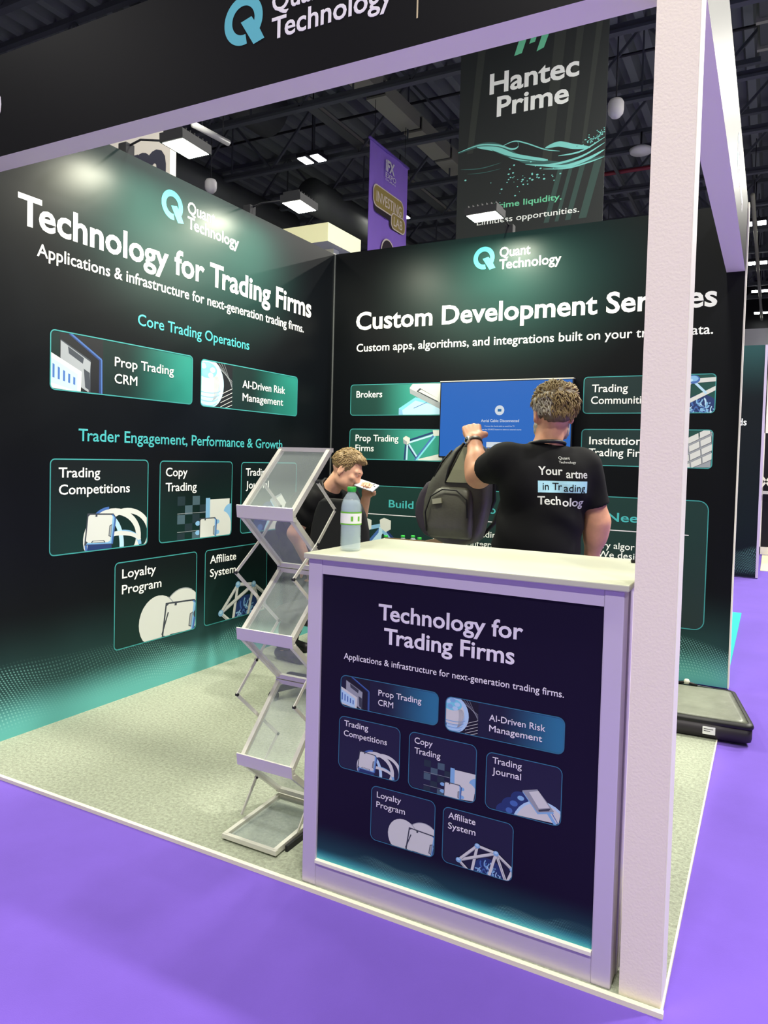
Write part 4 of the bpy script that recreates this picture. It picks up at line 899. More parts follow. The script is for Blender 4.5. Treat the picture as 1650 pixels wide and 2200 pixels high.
# ------------------------------------------------------------------ people
def skin_mat(name, rgb):
    m = mat(name, rgb, .48, spec=.4, bump=.12, bscale=160, bdist=.002, var=.06, vscale=22)
    p = m.node_tree.nodes['Principled BSDF']; p.inputs['Subsurface Weight'].default_value = .12; p.inputs['Subsurface Radius'].default_value = (.012, .005, .003); p.inputs['Subsurface Scale'].default_value = .6
    return m
M_tee = mat('black_cotton', (13, 13, 15), .8, spec=.2, bump=.15, bscale=500, bdist=.001)
M_trs = mat('black_trousers', (16, 16, 20), .85, spec=.15)
M_shoe = mat('black_shoes', (14, 14, 15), .5)
M_lany = mat('lanyard_black', (18, 18, 20), .5)
V = lambda *a: np.array(a, float)
def head_shapes(c, yaw, pitch, roll=0., s=1.):
    """head in its own frame (x right, y face, z up); yaw turns left, pitch looks down"""
    R = Rz(yaw) @ Rx(-pitch) @ Ry(roll); c = V(*c); P = lambda x, y, z: c+R @ V(x, y, z)*s
    e = lambda p, r, k=.02: el(P(*p), V(*r)*s, R, k)
    S = [e((0, -.012, .028), (.075, .096, .094)), e((0, .028, -.02), (.062, .072, .088), .03), e((0, .045, -.075), (.042, .045, .038), .03), e((0, .078, -.098), (.02, .017, .016), .02),
         e((-.045, .03, -.065), (.022, .045, .032), .03), e((.045, .03, -.065), (.022, .045, .032), .03),
         rc(P(0, .092, .024), .011*s, P(0, .112, -.022), .0135*s, .014), e((-.013, .100, -.025), (.010, .012, .009), .01), e((.013, .100, -.025), (.010, .012, .009), .01),
         rc(P(-.045, .078, .036), .010*s, P(-.012, .092, .036), .010*s, .02), rc(P(.045, .078, .036), .010*s, P(.012, .092, .036), .010*s, .02),
         e((-.042, .072, -.01), (.022, .02, .016), .02), e((.042, .072, -.01), (.022, .02, .016), .02),
         rc(P(-.022, .088, -.053), .007*s, P(.022, .088, -.053), .007*s, .01), rc(P(-.018, .087, -.064), .008*s, P(.018, .087, -.064), .008*s, .01),
         cut(e((-.031, .100, .015), (.017, .016, .010), .012)), cut(e((.031, .100, .015), (.017, .016, .010), .012)), cut(rc(P(-.02, .099, -.0585), .002*s, P(.02, .099, -.0585), .002*s, .005)),
         e((-.029, .080, .014), (.0125, .0125, .0115), .004), e((.029, .080, .014), (.0125, .0125, .0115), .004)]
    for sx in (-1, 1):
        S += [e((sx*.079, -.010, -.002), (.009, .020, .032), .006), rc(P(sx*.078, -.016, -.028), .009*s, P(sx*.078, -.008, -.036), .008*s, .01), cut(e((sx*.090, -.008, .002), (.007, .010, .018), .008))]
    return S, R, P
def hand_shapes(w, d, pal, thumb_side, curl=1.2, s=1., grip=None):
    """palm from the wrist w along d, facing pal; four fingers with two bends each and a thumb from the palm's side"""
    d = d/np.linalg.norm(d); pal = pal-d*(pal @ d); pal /= np.linalg.norm(pal); side = np.cross(d, pal)*thumb_side
    S = []; kn = []
    for i, (o, L) in enumerate(((.030, .082), (.010, .088), (-.010, .085), (-.029, .078))):
        k = w+d*L*s+side*o*s; kn.append(k); S.append(rc(w+d*.015*s+side*o*.7*s, .0145*s, k, .0125*s, .012))
    for i, L in enumerate((.074, .082, .077, .060)):
        p = kn[i]; a = 0.; rr = .0098*s
        for j, f in enumerate((.44, .32, .26)):
            a += curl*(.85 if j == 0 else 1.0)*(1+.06*i); q = p+(d*math.cos(a)+pal*math.sin(a))*L*f*s
            S.append(rc(p, rr, q, rr*.9, .004)); p = q; rr *= .9
    b0 = w+d*.022*s+side*.026*s; b1 = b0+(side*.72+d*.55+pal*.35)*.036*s; b2 = b1+(side*.15+d*.75+pal*.55)*.032*s; b3 = b2+(d*.6+pal*.75-side*.2)*.026*s
    S += [rc(b0, .016*s, b1, .0125*s, .015), rc(b1, .0120*s, b2, .0105*s, .006), rc(b2, .0105*s, b3, .0088*s, .005)]
    return S
def tufts(name, P, R, spots, m, parent, L, r, wave, lay, seed=1, s=1.):
    """hair locks: short tapered curved tubes rooted on the scalp ellipsoid"""
    rnd = random.Random(seed); b = MB(); w_ = parent_world(parent); bv = BVHTree.FromPolygons([v.co+w_ for v in parent.data.vertices], [tuple(q.vertices) for q in parent.data.polygons])
    for (th, ph, ln) in spots:
        n = V(math.cos(ph)*math.cos(th), math.cos(ph)*math.sin(th), math.sin(ph)); o0 = Vector(P(*(V(0, -.012, .030)+n*.3))); hit = bv.ray_cast(o0, (Vector(P(0, -.012, .030))-o0).normalized())
        if hit[0] is None: continue
        root = (V(*hit[0])-P(0, 0, 0)) @ R/s-n*.003
        f = lay(n)+V(rnd.gauss(0, .35), rnd.gauss(0, .35), rnd.gauss(0, .3)); f /= np.linalg.norm(f); t = f-n*(f @ n); t /= max(np.linalg.norm(t), 1e-4); sd = np.cross(n, t)
        pts = []; w0 = rnd.uniform(-1, 1); lift = rnd.uniform(.3, 1.)
        for k in range(5):
            q = k/4; pts.append(Vector(P(*(root+t*ln*L*q+n*(.002+.012*lift*math.sin(q*2.2)*wave)+sd*.010*wave*w0*math.sin(q*4)))))
        b.tube(pts, [r*.6, r, r*.9, r*.65, r*.12], m, 5, caps=False)
    return b.build(name, parent)
def on_surface(o, fr, mb_in, m, name, parent, off=.0015):
    """lays flat lettering on a garment: every point is dropped along the frame normal onto the cloth"""
    me = o.data; w = parent_world(o); bv = BVHTree.FromPolygons([v.co+w for v in me.vertices], [tuple(p.vertices) for p in me.polygons])
    out = []; n = fr.n.normalized()
    for v in mb_in.v:
        p = Vector(v); h = bv.ray_cast(p+n*.5, -n, 1.2); out.append((h[0]+n*off) if h[0] is not None else p)
    mb_in.v = [tuple(p) for p in out]
    return mb_in.build(name, parent)

# ============ first person: bearded man seen from behind, lifting a backpack
SK1 = skin_mat('skin_ruddy', (214, 158, 126)); HR1 = mat('hair_dark_grey', (98, 84, 62), .55); HR1b = mat('hair_silver', (176, 168, 150), .55)
p1 = thing('person', (2.29, -1.8, 0), 'bearded man in a printed black T-shirt, seen from behind, lifting a backpack', 'person')
psi = math.radians(33); RB = Rz(psi); T1 = V(2.29, -1.80, 0)
L1 = lambda x, y, z: T1+RB @ V(x, y, z)
HC = V(2.318, -1.775, 1.606); hd, HR_, HP = head_shapes(HC, math.radians(30), math.radians(8), 0., 1.02)
shl, elb_l, wrl = L1(-.185, .0, 1.392), V(1.945, -1.70, 1.318), V(1.868, -1.575, 1.494)
shr, elb_r, wrr = L1(.188, -.005, 1.375), V(2.508, -1.665, 1.135), V(2.468, -1.60, .93)
fist_d = V(1.822, -1.505, 1.566)-wrl
body = [rc(L1(0, .0, .98), .125, L1(0, 0, 1.14), .125, .05), el(L1(0, .01, 1.28), (.165, .115, .17), RB, .06), el(L1(0, 0, .96), (.165, .12, .12), RB, .06),
        rc(L1(-.12, -.01, 1.40), .062, L1(.12, -.01, 1.40), .062, .06), rc(L1(0, -.01, 1.42), .066, HC+V(0, -.015, -.07), .058, .03),
        rc(shl, .066, elb_l, .056, .04), rc(elb_l, .057, wrl, .034, .03), el(elb_l+(wrl-elb_l)*.28, (.054, .056, .07), None, .04),
        rc(shr, .064, elb_r, .050, .04), rc(elb_r, .050, wrr, .031, .03), el(elb_r+(wrr-elb_r)*.25, (.050, .050, .07), None, .04),
        rc(L1(-.085, 0, .93), .088, L1(-.095, .01, .50), .058, .04), rc(L1(-.095, .01, .50), .056, L1(-.10, -.01, .09), .038, .03), rc(L1(.085, 0, .93), .088, L1(.10, .01, .50), .058, .04), rc(L1(.10, .01, .50), .056, L1(.11, -.01, .09), .038, .03),
        rc(L1(-.10, -.03, .05), .036, L1(-.11, .15, .042), .028, .03), rc(L1(.11, -.03, .05), .036, L1(.13, .15, .042), .028, .03)]
body += hd + hand_shapes(wrl, fist_d, V(-.45, .9, -.1), -1, 1.5, 1.2) + hand_shapes(wrr, wrr-elb_r+V(0, .02, 0), V(-.8, .3, 0), 1, .35, 1.04)
body1 = organic('body', body, .0048, SK1, p1)
fold = lambda X: .0045*np.sin(X[:, 2]*36+X[:, 0]*24+1.6*np.sin(X[:, 0]*15+X[:, 2]*6))*np.clip((1.40-X[:, 2])*4, 0, 1)
hem_l = shl+(elb_l-shl)*.56; hem_r = shr+(elb_r-shr)*.72
tee = [rc(L1(0, 0, .96), .158, L1(0, 0, 1.14), .150, .06), el(L1(0, .01, 1.27), (.192, .135, .185), RB, .07), el(L1(-.03, .0, 1.02), (.188, .14, .15), RB, .06), el(L1(0, .01, 1.12), (.18, .132, .16), RB, .06),
       rc(L1(-.135, -.01, 1.392), .074, L1(.135, -.01, 1.385), .074, .06), rc(L1(0, -.01, 1.40), .075, L1(0.01, -.005, 1.462), .070, .03, True),
       rc(shl, .078, hem_l, .074, .05, True), rc(shr, .076, hem_r, .070, .05, True), el(L1(-.10, -.05, 1.30), (.085, .08, .11), RB, .05), el(L1(.10, -.05, 1.30), (.085, .08, .11), RB, .05)]
tee1 = organic('t_shirt', tee, .006, M_tee, p1, fold)
tr_ = [el(L1(0, 0, .95), (.172, .128, .11), RB, .05)]
for sx in (-1, 1): tr_ += [rc(L1(sx*.085, 0, .92), .10, L1(sx*.098, .01, .50), .072, .04), rc(L1(sx*.098, .01, .50), .070, L1(sx*.105, -.01, .07), .062, .03, True)]
organic('trousers', tr_, .008, M_trs, p1)
for sx in (-1, 1): organic('shoe', [rc(L1(sx*.105, -.045, .055), .042, L1(sx*.12, .14, .048), .036, .03), bxp(L1(sx*.113, .05, .022), (.036, .12, .010), RB, .006, .02)], .006, M_shoe, p1)
# shirt lettering across the right half of the back
FT1 = Frame(L1(0, 0, 0), -Vector(RB @ V(-1, 0, 0)), (0, 0, 1)); FT1.n = -Vector(RB @ V(0, 1, 0)).normalized()
M_blk = mat('shirt_pale_block', (158, 206, 218), .6)
b = MB()
b.text(FT1, 'Your', -.058, .048, 1.338, .034, M_tx, .016, -.3, 1, 0); b.text(FT1, 'artne', .062, .162, 1.326, .034, M_tx, .016, -.3, 1, 0)
on_surface(tee1, FT1, b, None, 'back_lettering', tee1)
b = MB(); n_ = 16
for k_ in range(n_):
    for j_ in range(4):
        u0, u1 = -.062+.226*k_/n_, -.062+.226*(k_+1)/n_; v0, v1 = 1.262+.0125*j_, 1.262+.0125*(j_+1); b.poly([FT1(u0, v0, -.3), FT1(u1, v0, -.3), FT1(u1, v1, -.3), FT1(u0, v1, -.3)], M_blk)
on_surface(tee1, FT1, b, None, 'back_lettering_block', tee1, .001)
b = MB(); b.text(FT1, 'in Tr', -.040, .045, 1.274, .030, M_black, .004, -.3, 1, 0); b.text(FT1, 'ading', .052, .152, 1.268, .030, M_black, .004, -.3, 1, 0); on_surface(tee1, FT1, b, None, 'back_lettering', tee1, .0022); b = MB(); b.text(FT1, 'Tech', -.064, .038, 1.212, .034, M_tx, .016, -.3, 1, 0); b.text(FT1, 'olog', .046, .150, 1.205, .034, M_tx, .016, -.3, 1, 0)
on_surface(tee1, FT1, b, None, 'back_lettering', tee1, .0022); b = MB(); b.text(FT1, 'Quant', .035, .085, 1.405, .012, M_tx, .004, -.3, 1, 0); b.text(FT1, 'Technology', .035, .110, 1.388, .010, M_tx, .004, -.3, 1, 0)
on_surface(tee1, FT1, b, None, 'back_lettering', tee1, .0022)
# lanyard round the neck
b = MB(); ring = []
for k_ in range(25):
    a = math.radians(200+320*k_/24-90); q = L1(.012+.078*math.cos(a), .0+.085*math.sin(a), 1.470+.012*math.sin(a)*-1); ring.append(Vector(q))
b.tube(ring, .0085, M_lany, 6); b.tube([Vector(L1(-.05, .09, 1.45)), Vector(L1(-.03, .15, 1.30)), Vector(L1(0, .165, 1.12))], .006, M_lany, 6); b.tube([Vector(L1(.07, .09, 1.45)), Vector(L1(.03, .15, 1.30)), Vector(L1(0, .165, 1.12))], .006, M_lany, 6); b.build('lanyard', p1)
# wrist watch
b = MB(); d_ = (wrl-elb_l)/np.linalg.norm(wrl-elb_l); wc = wrl-d_*.018; ax1 = np.cross(d_, V(0, 0, 1)); ax1 /= np.linalg.norm(ax1); ax2 = np.cross(d_, ax1)
b.loft([[Vector(wc+d_*z_+(ax1*math.cos(a)+ax2*math.sin(a))*rr_) for a in np.linspace(0, 2*math.pi, 20, endpoint=False)] for z_, rr_ in ((-.010, .0385), (.010, .0365), (.010, .039), (-.010, .041), (-.010, .0385))], mat('watch_strap', (66, 60, 54), .45), cap=False); wt = b.build('wristwatch', p1)
tc3 = V(*cam.location)-wc; tc3 = V(-.55, -.8, .2); tc3 -= d_*(tc3 @ d_); tc3 /= np.linalg.norm(tc3); sd3 = np.cross(d_, tc3)
b = MB(); b.loft([[Vector(wc+tc3*z_+(d_*math.cos(a)+sd3*math.sin(a))*rr_) for a in np.linspace(0, 2*math.pi, 22, endpoint=False)] for z_, rr_ in ((.035, .018), (.045, .0195), (.048, .0175))], M_alu); b.loft([[Vector(wc+tc3*z_+(d_*math.cos(a)+sd3*math.sin(a))*.0145) for a in np.linspace(0, 2*math.pi, 22, endpoint=False)] for z_ in (.0475, .0487)], mat('watch_dial', (40, 52, 56), .25)); b.build('watch_case', wt)
# hair, beard
def hair_cap(name, P, R, m, parent, low, extra=(), s=1., th=.010, seed=0, fz=.068):
    S = [el(P(0, -.018, .036), V(.078+th, .098+th, .092+th)*s, R, .02)]+list(extra)
    cuts = [cut(bxp(P(0, .13, -.01), V(.2, .075, fz)*s, R, .01, .02)), cut(bxp(P(0, 0, low-.2), V(.3, .3, .2)*s, R, .005, .015))]
    f = lambda X: .0035*np.sin(((X-P(0, 0, 0)) @ R)[:, 0]*160+np.sin(X[:, 2]*90)*2)*np.sin(((X-P(0, 0, 0)) @ R)[:, 1]*130+X[:, 2]*120)
    return organic(name, S+cuts, .005*s, m, parent, f)
ex = [el(HP(.0, -.03, .062), V(.073, .09, .050), HR_, .03), el(HP(.046, -.04, .052), V(.043, .073, .063), HR_, .03), el(HP(.0, -.085, -.01), V(.062, .030, .055), HR_, .03)]
hc1 = hair_cap('hair', HP, HR_, HR1, p1, -.055, ex, 1.02, .004)
rnd = random.Random(4); sp = []
for _ in range(1500):
    z_ = rnd.uniform(-.42, 1); ph = math.asin(z_); th = rnd.uniform(0, 2*math.pi)
    if math.sin(th)*math.cos(ph) > .62 and z_ < .5: continue
    sp.append((th, ph, rnd.uniform(.7, 1.35)))
o_ = tufts('hair_locks', HP, HR_, [q for q in sp if not (math.cos(q[0])*math.cos(q[1]) < -.35 and math.sin(q[1]) < .35)], mat('hair_dark_grey_lock', (132, 112, 70), .5), hc1, (.030), .0034, .8, lambda n: V(.5*n[0]+.25, .55, .25+.3*n[2]) if n[2] > .40 else V(.15, -.1, -1), 2, 1.02)
o_ = tufts('grey_hair_locks', HP, HR_, [q for q in sp if math.cos(q[0])*math.cos(q[1]) < -.30 and math.sin(q[1]) < .45], HR1b, hc1, .022, .0032, .4, lambda n: V(.1, -.5, -1), 3, 1.02); o_['label'] = 'silver-grey side hair'
organic('beard', [el(HP(0, .045, -.082), V(.052, .056, .042), HR_, .03), el(HP(-.056, .022, -.058), V(.022, .040, .048), HR_, .03), el(HP(.056, .022, -.058), V(.022, .040, .048), HR_, .03), cut(bxp(HP(0, .12, -.02), V(.045, .05, .035), HR_, .01, .02))], .005, HR1b, p1, lambda X: .003*np.sin(X[:, 0]*300)*np.sin(X[:, 2]*260+X[:, 1]*200))
for sx in (-1, 1):
    b = MB(); c_ = HP(sx*.029, .0825, .014); b.lathe([(0, -.0115), (.008, -.008), (.0115, 0), (.008, .008), (0, .0115)], mat('eye_white', (236, 234, 230), .2), c_, 12); b.build('eye', p1)

# ============ the backpack he holds
M_bag = mat('charcoal_bag_fabric', (88, 87, 78), .42, bump=.4, bscale=90, bdist=.003, var=.12, vscale=10); M_bagd = mat('dark_bag_side', (64, 56, 66), .5, bump=.3, bscale=120, bdist=.002); M_bagl = mat('olive_bag_top', (150, 152, 124), .5, bump=.2, bscale=150); M_web = mat('bag_webbing', (22, 22, 24), .6)
bp = thing('backpack', (1.72, -1.45, .95), 'charcoal backpack with a small pale tag, hanging from the raised hand', 'backpack')
def bag_ring(z, xl, xr, yf, yb, ex=.55, n=28):
    cx_, cy_ = (xl+xr)/2, (yf+yb)/2; o = []
    for k_ in range(n):
        a = 2*math.pi*k_/n; ca, sa = math.cos(a), math.sin(a); o.append(Vector((cx_+(xr-xl)/2*math.copysign(abs(ca)**ex, ca), cy_+(yb-yf)/2*math.copysign(abs(sa)**ex, sa), z)))
    return o
lv = [(.950, 1.70, 1.80), (.962, 1.66, 1.84), (.985, 1.60, 1.87), (1.03, 1.565, 1.885), (1.10, 1.55, 1.90), (1.18, 1.556, 1.915), (1.26, 1.58, 1.915), (1.32, 1.615, 1.91), (1.37, 1.65, 1.90), (1.42, 1.69, 1.885), (1.455, 1.725, 1.865), (1.475, 1.76, 1.84)]
b = MB(); b.loft([bag_ring(z_, x0+.03*(1.3-z_)*0, x1, -1.53+.35*max(0, z_-1.25)*.5, -1.36) for z_, x0, x1 in lv], M_bag); b.build('main_compartment', bp)
b = MB(); b.loft([bag_ring(z_, xl, xl+.14, -1.50, -1.38, .7) for z_, xl in ((.975, 1.60), (.99, 1.555), (1.03, 1.52), (1.09, 1.498), (1.15, 1.50), (1.21, 1.522), (1.265, 1.56), (1.285, 1.60))], M_bagd); b.build('side_pocket', bp)
b = MB(); b.loft([bag_ring(z_, x0, x1, yf, -1.48, .5) for z_, x0, x1, yf in ((.985, 1.64, 1.84, -1.54), (1.0, 1.615, 1.85, -1.575), (1.06, 1.605, 1.855, -1.59), (1.14, 1.61, 1.855, -1.585), (1.20, 1.625, 1.85, -1.57), (1.235, 1.65, 1.84, -1.555), (1.25, 1.68, 1.82, -1.54))], M_bag); fp = b.build('front_pocket', bp)
b = MB(); b.tube([(1.62, -1.575, 1.02), (1.618, -1.592, 1.12), (1.64, -1.578, 1.20), (1.70, -1.570, 1.238), (1.78, -1.572, 1.235), (1.84, -1.58, 1.19), (1.848, -1.588, 1.10)], .004, M_web, 6); b.build('zip', fp)
b = MB(); b.box((1.655, -1.592, 1.165), (1.705, -1.580, 1.192), mat('pale_tag', (186, 186, 160), .5), rot=Matrix.Rotation(-.18, 3, 'Y').to_3x3()); b.build('tag', fp)
b = MB(); b.loft([[Vector((x0, y_-.004, z_)), Vector((x1, y_-.004, z_)), Vector((x1, y_+.012, z_)), Vector((x0, y_+.012, z_))] for z_, x0, x1, y_ in ((1.275, 1.705, 1.87, -1.533), (1.34, 1.735, 1.875, -1.527), (1.41, 1.765, 1.865, -1.515), (1.458, 1.785, 1.85, -1.505))], M_bagl, smooth=False); b.build('top_panel', bp)
b = MB(); b.tube([(1.70, -1.525, 1.27), (1.715, -1.522, 1.35), (1.75, -1.512, 1.43), (1.785, -1.50, 1.478)], .008, M_web, 6); b.tube([(1.62, -1.50, 1.30), (1.66, -1.49, 1.38), (1.71, -1.48, 1.44)], .005, M_web, 6); b.build('seam_zip', bp)
b = MB(); b.tube([(1.785, -1.46, 1.46), (1.81, -1.495, 1.51), (1.835, -1.50, 1.53), (1.85, -1.48, 1.51), (1.845, -1.45, 1.45)], .009, M_web, 8); b.build('grab_handle', bp)
b = MB()
for pts in ([(1.86, -1.37, 1.45), (1.93, -1.30, 1.36), (1.945, -1.30, 1.20), (1.90, -1.34, 1.06), (1.85, -1.38, .99)], [(1.79, -1.37, 1.45), (1.86, -1.29, 1.34), (1.87, -1.29, 1.18), (1.83, -1.34, 1.03)]): b.tube([Vector(p) for p in pts], [.016, .022, .022, .012, .008], M_web, 8)
b.tube([(1.78, -1.46, .97), (1.80, -1.49, .93), (1.84, -1.47, .91), (1.87, -1.44, .95)], .010, M_web, 8); b.tube([(1.70, -1.46, .96), (1.76, -1.5, .945), (1.80, -1.47, .93)], .009, M_web, 8); b.build('shoulder_strap', bp)

# ============ second person: bending man with a phone at his mouth
SK2 = skin_mat('skin_fair', (224, 172, 142)); HR2 = mat('hair_light_brown', (122, 100, 66), .55)
p2 = thing('person', (.33, -.85, 0), 'young man with light brown hair bending forward, white phone at his mouth', 'person')
H2 = V(.772, -1.0, 1.308); yaw2 = math.radians(-76); hd2, R2, P2 = head_shapes(H2, yaw2, math.radians(33), math.radians(0), .98)
nk = V(.655, -1.0, 1.19); pel = V(.30, -.83, .90); che = V(.53, -.95, 1.08)
s_r, e_r, w_r = V(.615, -1.15, 1.11), V(.53, -1.21, .90), V(.585, -1.15, .72)
s_l, e_l, w_l = V(.69, -.82, 1.12), V(.775, -.83, .93), V(.885, -.93, 1.145)
hd_dir = V(.02, -.03, .05)
F2 = V(.9, -.25, .0); F2 /= np.linalg.norm(F2)
body2 = [rc(pel, .135, V(.42, -.90, 1.0), .125, .06), rc(V(.42, -.90, 1.0), .125, che, .135, .06), rc(V(.60, -1.11, 1.10), .062, V(.67, -.86, 1.12), .062, .06), rc(V(.61, -.99, 1.13), .062, H2+V(-.055, 0, -.055), .056, .03),
         rc(s_r, .058, e_r, .044, .04), rc(e_r, .044, w_r, .028, .03), rc(s_l, .056, e_l, .044, .04), rc(e_l, .044, w_l, .028, .03)]
for sy, f in ((-.09, V(.30, -.97, 0)), (.09, V(.16, -.72, 0))):
    h_ = pel+V(0, sy, -.03); k_ = (h_+f)/2+V(.05, 0, .03); body2 += [rc(h_, .085, k_, .056, .04), rc(k_, .056, f+V(0, 0, .09), .038, .03), rc(f+V(-.03, 0, .04), .035, f+V(.15, -.03, .03), .027, .03)]
body2 += hd2+hand_shapes(w_l, V(.02, -.02, .05), V(.15, -.6, .1), 1, 1.0, 1.0)+hand_shapes(w_r, w_r-e_r, V(-.2, .3, -.6), -1, .6, 1.0)
organic('body', body2, .005, SK2, p2)
tee2 = [rc(pel+V(.02, 0, .02), .165, V(.42, -.90, 1.0), .15, .06), rc(V(.42, -.90, 1.0), .150, che, .155, .06), rc(V(.59, -1.12, 1.09), .077, V(.665, -.85, 1.11), .077, .06), rc(s_r, .074, s_r+(e_r-s_r)*.72, .068, .04, True), rc(s_l, .074, s_l+(e_l-s_l)*.72, .066, .04, True), rc(V(.59, -.99, 1.12), .09, V(.645, -1.0, 1.185), .072, .04, True)]
t2 = organic('t_shirt', tee2, .007, M_tee, p2, lambda X: .0035*np.sin(X[:, 2]*55+X[:, 0]*50+np.sin(X[:, 1]*30)))
trs2 = [el(pel, (.16, .17, .12), None, .05)]
for sy, f in ((-.09, V(.30, -.97, 0)), (.09, V(.16, -.72, 0))):
    h_ = pel+V(0, sy, -.03); k_ = (h_+f)/2+V(.05, 0, .03); trs2 += [rc(h_, .098, k_, .072, .04), rc(k_, .07, f+V(0, 0, .08), .060, .03, True)]
organic('trousers', trs2, .008, M_trs, p2, lambda X: .004*np.sin(X[:, 2]*60+X[:, 0]*40))
for f in (V(.30, -.97, 0), V(.16, -.72, 0)): organic('shoe', [rc(f+V(-.04, 0, .045), .042, f+V(.15, -.03, .036), .034, .03)], .006, M_shoe, p2)
ex2 = [el(P2(0, .005, .100), V(.058, .080, .036), R2, .03), el(P2(0, .045, .108), V(.048, .03, .018), R2, .02)]
hc2 = hair_cap('hair', P2, R2, HR2, p2, -.02, ex2, .98, .004, 1, .082)
rnd = random.Random(9); sp = []
for _ in range(760):
    z_ = rnd.uniform(-.05, 1); ph = math.asin(z_); th = rnd.uniform(0, 2*math.pi)
    if math.sin(th)*math.cos(ph) > .45 and z_ < .66: continue
    sp.append((th, ph, rnd.uniform(.6, 1.2)))
tufts('hair_locks', P2, R2, sp, mat('hair_light_brown_lock', (140, 116, 78), .5), hc2, .024, .0028, .45, lambda n: V(.1, .8, .2) if n[2] > .55 else V(0, -.4, -1), 5, .98)
organic('stubble', [el(P2(0, .045, -.080), V(.047, .050, .036), R2, .03), cut(bxp(P2(0, .12, -.03), V(.05, .055, .03), R2, .01, .02))], .005, mat('stubble_brown', (150, 108, 80), .7), p2)
b = MB()
for sx in (-1, 1): b.lathe([(0, -.011), (.008, -.007), (.0112, 0), (.008, .007), (0, .011)], mat('eye_white', (236, 234, 230), .2), P2(sx*.029, .0815, .013), 12); b.tube([Vector(P2(sx*.014, .098, .033)), Vector(P2(sx*.03, .096, .038)), Vector(P2(sx*.048, .086, .033))], [.003, .0045, .002], HR2, 6)
b.build('eyes_and_brows', p2)
b = MB(); ps = [Vector(p) for p in ((.63, -.93, 1.235), (.60, -.985, 1.245), (.62, -1.05, 1.225), (.66, -1.085, 1.175), (.685, -1.085, 1.08), (.665, -1.09, .98), (.66, -1.09, .86))]
b.tube(ps, [.008]*7, M_lany, 6); b.tube([Vector((.66, -1.095, .90)), Vector((.66, -1.095, .84))], .012, M_dark, 6); b.box((.63, -1.10, .74), (.70, -1.094, .84), M_black)
for q in range(9): p_ = ps[3].lerp(ps[4], q/9)+Vector((.002, -.0085, 0)); b.box(p_-Vector((.004, .0008, .003)), p_+Vector((.004, .0008, .003)), M_tx)
b.build('lanyard', p2)
# phone
ph_ = thing('mobile_phone', (.91, -.985, 1.205), 'white mobile phone held edge-on in the bending man\'s hand', 'phone')
d_ = Vector((.155, -.02, -.036)).normalized(); up_ = Vector((.1, -.55, .8)); up_ = (up_-d_*up_.dot(d_)).normalized(); sd_ = d_.cross(up_); c_ = Vector((.915, -.985, 1.213))
Rp = Matrix((d_, sd_, up_)).transposed()
b = MB(); b.box(c_-Vector((.076, .036, .0045)), c_+Vector((.076, .036, .0045)), mat('phone_white', (224, 228, 236), .3), rot=Rp, piv=c_, bev=.003); b.build('phone_body', ph_)
b = MB(); cc = c_+Rp@Vector((.052, -.015, .0062))
b.box(c_+Vector((.034, -.032, .004)), c_+Vector((.070, .004, .0062)), mat('phone_camera', (190, 194, 204), .3), rot=Rp, piv=c_); b.box(c_+Vector((.040, -.027, .006)), c_+Vector((.050, -.016, .0075)), M_black, rot=Rp, piv=c_); b.box(c_+Vector((.055, -.014, .006)), c_+Vector((.065, -.003, .0075)), M_black, rot=Rp, piv=c_); b.build('camera_block', ph_)
# office chair
ch = thing('office_chair', (.88, -1.45, 0), 'black high-backed chair behind the water bottle, beside the bending man', 'chair')
M_chb = mat('black_chair_fabric', (24, 24, 26), .7)
b = MB(); b.loft([bag_ring(z_, .88-w_, .88+w_, -1.265+dy, -1.215+dy, .6) for z_, w_, dy in ((.60, .19, -.02), (.64, .215, -.01), (.80, .215, .0), (.95, .205, .005), (1.05, .18, .005), (1.11, .15, .0), (1.135, .11, -.005))], M_chb); b.build('backrest', ch)
b = MB(); b.loft([bag_ring(z_, .88-w_, .88+w_, -1.65-dw, -1.23+dw, .5) for z_, w_, dw in ((.44, .19, -.02), (.455, .22, 0), (.50, .225, .005), (.52, .20, -.01))], M_chb); b.build('seat', ch)
b = MB(); b.bar((.88, -1.33, .42), (.88, -1.235, .66), .05, .02, M_black); b.build('back_bracket', ch)
b = MB(); b.tube([(.88, -1.45, .06), (.88, -1.45, .44)], .025, M_dark, 12); b.build('gas_column', ch)
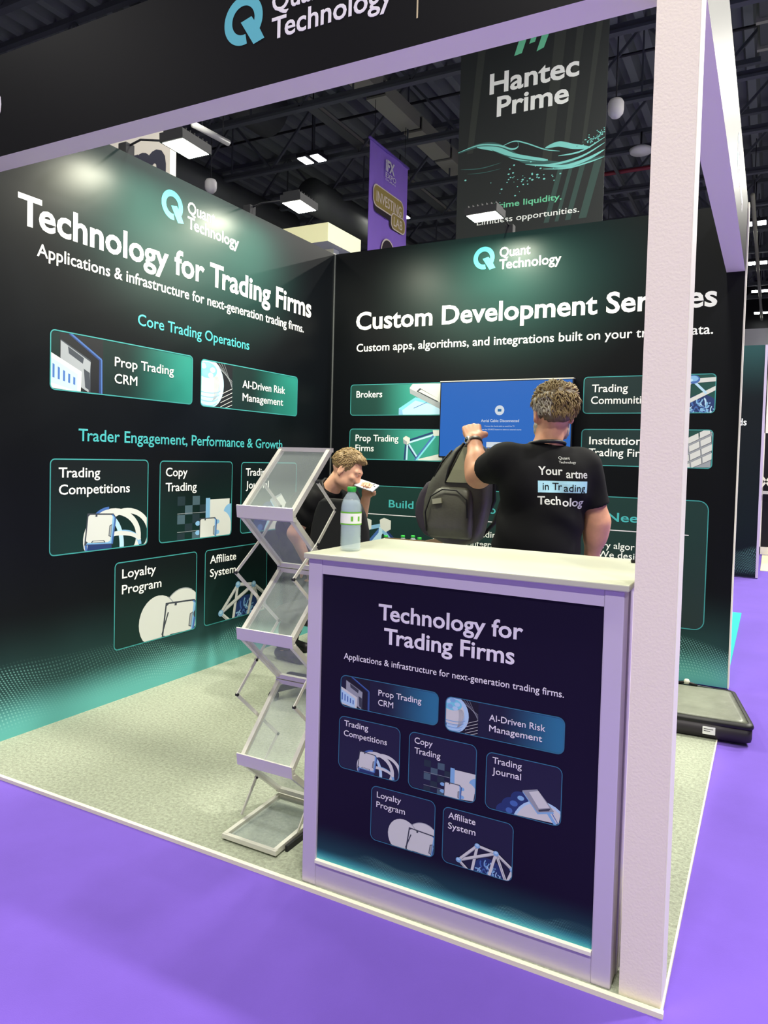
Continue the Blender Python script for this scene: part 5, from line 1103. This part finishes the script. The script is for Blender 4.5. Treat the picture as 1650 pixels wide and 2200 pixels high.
for k_ in range(5):
    a = math.radians(72*k_+20); b = MB(); b.bar((.88, -1.45, .085), (.88+.26*math.cos(a), -1.45+.26*math.sin(a), .06), .035, .025, M_black); b.tube([(.88+.26*math.cos(a)-.02, -1.45+.26*math.sin(a), .026), (.88+.26*math.cos(a)+.02, -1.45+.26*math.sin(a), .026)], .025, M_black, 12); b.build('leg', ch)
# ============ low table with bottles by the rear wall
lt = thing('side_table', (.92, -.38, 0), 'low dark table against the rear wall carrying spare water bottles', 'table')
b = MB(); b.box((.62, -.62, .60), (1.22, -.12, .63), M_black, bev=.004); b.build('table_top', lt)
for x_, y_ in ((.65, -.59), (1.19, -.59), (.65, -.15), (1.19, -.15)): b = MB(); b.bar((x_, y_, 0), (x_, y_, .60), .035, .035, M_black); b.build('leg', lt)
bx_ = thing('cardboard_tray', (.93, -.45, .63), 'brown cardboard tray beside the bottles on the low rear table', 'tray')
M_cb = mat('cardboard', (128, 104, 76), .8)
b = MB(); 
for lo, hi in (((.845, -.60, .63), (1.155, -.595, .845)), ((.845, -.31, .63), (1.155, -.305, .80)), ((.845, -.595, .63), (.85, -.31, .80)), ((1.15, -.595, .63), (1.155, -.31, .845)), ((.85, -.595, .63), (1.15, -.31, .634))): b.box(lo, hi, M_cb)
b.build('tray_walls', bx_)
GB = 'spare water bottles on the low rear table'
for x_, y_, z_, lab in ((.775, -.45, .67, 'green-capped bottle on the low table, nearest the molecule picture'), (.885, -.40, .70, 'green-capped bottle in the tray, left one of the close pair'), (.945, -.36, .70, 'green-capped bottle in the tray, right one of the close pair'), (1.04, -.45, .67, 'green-capped bottle at the tray end, under the hanging backpack')):
    bottle((x_, y_, .634 if x_ > .85 else .63), lab, GB)
# crumpled clear bag by the counter foot
b = organic('plastic_bag', [el((2.912, -2.82, .06), (.026, .06, .06), None, .03), rc((2.912, -2.84, .08), .022, (2.895, -2.86, .24), .012, .03), rc((2.91, -2.80, .06), .025, (2.905, -2.80, .19), .010, .03)], .006, mat('white_plastic_film', (222, 222, 204), .3, alpha=.8), None, lambda X: .010*np.sin(X[:, 0]*210+X[:, 2]*90)*np.sin(X[:, 1]*160+X[:, 2]*140))
tag(b, 'crumpled pale plastic bag stuffed between the counter foot and the white post', 'bag')
